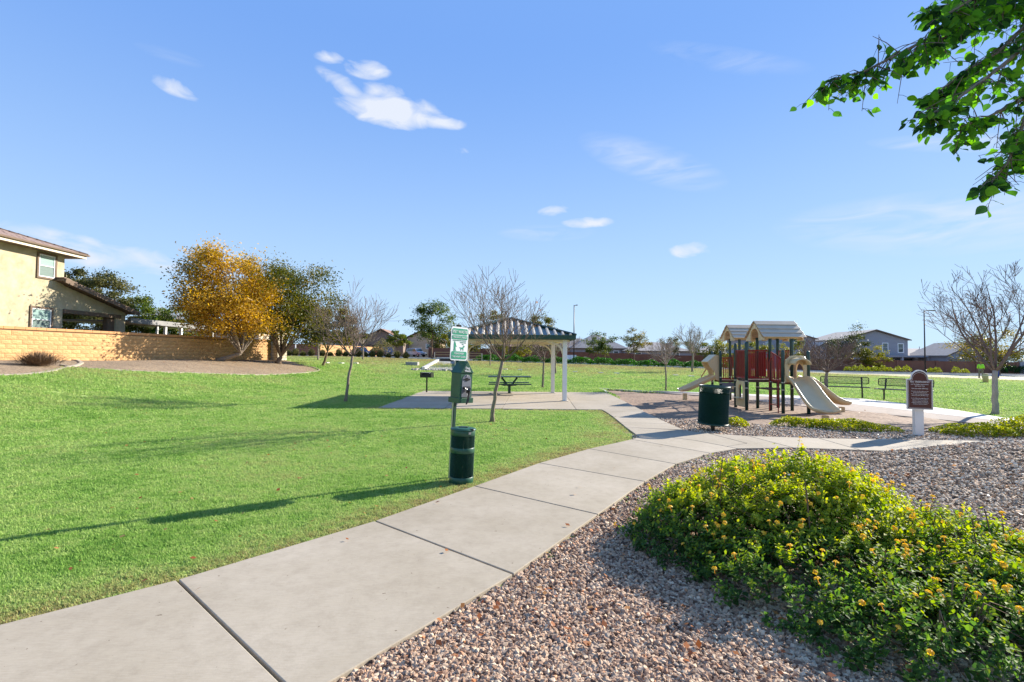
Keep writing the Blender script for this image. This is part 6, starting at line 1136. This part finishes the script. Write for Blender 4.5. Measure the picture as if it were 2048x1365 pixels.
low_lantana('yellow lantana bed right of the no trespassing sign',(10.55,10.9),.95,.42,.27,3600,303,R(-10)); low_lantana('taller lantana clump at the right edge beyond the sign',(11.9,11.1),.95,.55,.42,3600,304)
# ------------------------------------------------------------------ overhanging tree at the upper right
def overhang():
    rn=random.Random(11); t=thing('cottonwood_tree','tree with broad heart shaped green leaves overhanging the upper right corner','tree',(5.0,2.4,z1(5.0,2.4))); O=Vector((5.0,2.4,z1(5.0,2.4)))
    tr=MB(); tr.tube([Vector((0,0,-.1)),Vector((.05,.02,.8)),Vector((-.02,.0,1.7)),Vector((-.1,.03,2.6)),Vector((-.2,.1,3.6)),Vector((-.1,.2,5.0)),Vector((0,.3,6.5))],[.17,.14,.125,.11,.09,.06,.02],n=12); tr.build('trunk',MT['greybark'],t,smooth=True)
    brs=[[(2.71,2.3,3.49),(2.36,2.2,3.35),(2.12,2.15,3.25),(1.89,2.1,3.11),(1.67,2.05,2.98),(1.48,2.0,2.87),(1.30,1.95,2.80)],[(2.6,2.1,3.25),(2.37,2.0,3.12),(2.16,2.0,2.98),(1.96,1.95,2.83),(1.76,1.9,2.69),(1.64,1.9,2.62)],[(2.9,2.3,3.4),(2.61,2.2,3.18),(2.36,2.15,2.92),(2.24,2.1,2.68),(2.12,2.05,2.50),(2.0,2.0,2.40)],[(2.9,2.2,3.1),(2.46,2.1,2.94),(2.23,2.05,2.8),(2.0,2.0,2.68),(1.83,1.95,2.61)],[(3.04,2.6,3.87),(2.57,2.5,3.65),(2.25,2.4,3.47),(2.0,2.3,3.36)],[(2.9,2.4,3.5),(2.5,2.3,3.3),(2.3,2.25,3.12),(2.1,2.2,3.0),(1.9,2.15,2.85)],[(2.9,2.3,3.2),(2.6,2.25,3.0),(2.42,2.2,2.75),(2.35,2.2,2.6)],[(3.2,2.6,3.9),(2.8,2.5,3.6),(2.5,2.45,3.45),(2.2,2.4,3.3),(2.0,2.35,3.2)],[(2.9,2.2,3.6),(2.5,2.1,3.45),(2.2,2.0,3.35),(2.0,2.0,3.22),(1.8,2.0,3.1)]]
    roots=[2.4,2.2,1.9,1.7,3.2,2.6,1.8,3.0,2.6]; dens_=[84,54,52,48,52,68,58,72,70]; P=[]
    pet=MB()
    def leaf_at(p,d,drop=.035):
        st=Vector((rn.gauss(0,1),rn.gauss(0,1),-.7)).normalized(); q=p+st*rn.uniform(.015,.04); P.append((q,st,rn.uniform(.022,.046))); pet.tube([p,p.lerp(q,.5)+Vector((0,0,.004)),q],[.0011,.0009,.0008],n=3,cap=False)
    for b,z0,nn in zip(brs,roots,dens_):
        pts=[Vector(p)-O for p in b]; s=Vector((-.05,.03,z0)); full=[s,s.lerp(pts[0],.5)+Vector((0,0,.15))]+pts; n=len(full); m=MB(); m.tube(full,[.013*(1-i/n)**1.1+.002 for i in range(n)],n=7); br=m.build('branch',MT['bark'],t,smooth=True)
        tw=MB(); L=len(pts)
        for k in range(nn):
            f=rn.random()**.85*(L-1.001); i=int(f); p=pts[i].lerp(pts[i+1],f-i); d=(pts[i+1]-pts[i]).normalized(); sd=Vector((rn.gauss(0,.7),rn.gauss(0,.7),rn.gauss(-.25,.5))); sd=(sd+d*.8).normalized(); ln=rn.uniform(.05,.20)*(1.0 if f<L-2 else .6); e=p+sd*ln+Vector((0,0,-.02)); mid=p.lerp(e,.5)+Vector((0,0,.01)); tw.tube([p,mid,e],[.0025,.0018,.001],n=3,cap=False)
            for j in range(rn.randint(3,5)): g=rn.random(); leaf_at(p.lerp(e,g),sd)
        for k in range(110):   # the part of the branch nearer the trunk
            f=rn.uniform(.8,2.6); i=int(f); p=full[i].lerp(full[i+1],f-i) if i<2 else full[2].lerp(full[3],f-2); e=p+Vector((rn.gauss(0,.13),rn.gauss(0,.13),rn.gauss(-.03,.10))); leaf_at(e,e-p); tw.tube([p,e],[.002,.001],n=3,cap=False) if k%3==0 else None
        for j in range(5): leaf_at(pts[-1]+Vector((rn.gauss(0,.008),rn.gauss(0,.008),rn.gauss(0,.008))),Vector((0,0,-1)))
        tw.build('twigs',MT['twig'],br,kind='stuff')
    # broad ovate leaf shapes with a slight fold and a pointed tip
    def shp(k):
        r=random.Random(k); n=7; up=[(-.5,0)]+[(-.5+x,y) for x,y in ((.06,.20),(.20,.36),(.38,.40),(.58,.31),(.78,.15),(.90,.05))]+[(.5,0)]; V=[(x,0,-.05*(x+.5)**2*(1+r.random())) for x,_ in up]+[(x,y,.10*y+(-.05)*(x+.5)**2) for x,y in up[1:-1]]+[(x,-y,.10*y+(-.05)*(x+.5)**2) for x,y in up[1:-1]]
        c=len(up); F=[]
        for s,o_ in((1,c),(-1,c+len(up)-2)):
            idx=lambda i: i if i in(0,c-1) else o_+i-1
            for i in range(c-1):
                a,b,e,f=i,i+1,idx(i+1),idx(i); q=[a,b,e,f]; q=[v for j,v in enumerate(q) if v not in q[:j]]
                if len(q)>2: F.append(tuple(q if s>0 else q[::-1]))
        me=bpy.data.meshes.new('leaf'); me.from_pydata(V,[],F); me.materials.append(MT['L_cot']); ti=[.0,.2,.4,.55,.75,1][k]; a=me.attributes.new('tint','FLOAT','FACE'); a.data.foreach_set('value',np.full(len(F),ti,np.float32)); return me
    pet.build('leaf_stalks',MT['L_cot'],t,kind='stuff')
    SH=[shp(k) for k in range(6)]; rest=MB(); ti=[]
    vis=[]
    for (q,st,s_) in P:
        w=q+O; u=w.x/w.y*967+1024; v=715-(w.z-1.65)/w.y*967; vis.append((0 if(u<2060 and v>-20) else 1,w.length,q,st,s_))
    vis.sort(key=lambda e:(e[0],e[1])); k=0
    for e in vis:
        q,st,s_=e[2:]; x=st; n=Vector((rn.gauss(0,.8),rn.gauss(0,.8)-.5,rn.gauss(.3,.6))); n=(n-x*n.dot(x)).normalized(); y=n.cross(x); M4=Matrix(((x.x,y.x,n.x,q.x),(x.y,y.y,n.y,q.y),(x.z,y.z,n.z,q.z),(0,0,0,1)))@Matrix.Scale(s_*1.2,4)@Matrix.Translation((.5,0,0)); h=rn.randrange(6)
        if k<300: o=bpy.data.objects.new('leaf',SH[h]); COL.objects.link(o); o.parent=t; o.matrix_local=M4
        else: me=SH[h]; rest.add([M4@v_.co for v_ in me.vertices],[tuple(p.vertices) for p in me.polygons]); ti+=[[.0,.2,.4,.55,.75,1][h]]*len(me.polygons)
        k+=1
    o=rest.build('leaves',MT['L_cot'],t,kind='stuff'); a=o.data.attributes.new('tint','FLOAT','FACE'); a.data.foreach_set('value',np.array(ti,np.float32)); print('leaves',k)
    # upper crown of the tree, above and outside the picture
    n=9000; C=rng.normal(size=(n,3))*np.array([1.1,1.2,.9])+np.array([.6,.3,5.2]); W_=C+np.array(O); C=C[(W_[:,0]/np.maximum(W_[:,1],.3)>1.2)|(W_[:,2]-1.65>1.0*np.maximum(W_[:,1],.3))]; n=len(C); obj('crown',leaves_mesh('crown',C,rng.uniform(.06,.09,n),MT['L_cot'],rng.random(n),.7),t,kind='stuff')
overhang()
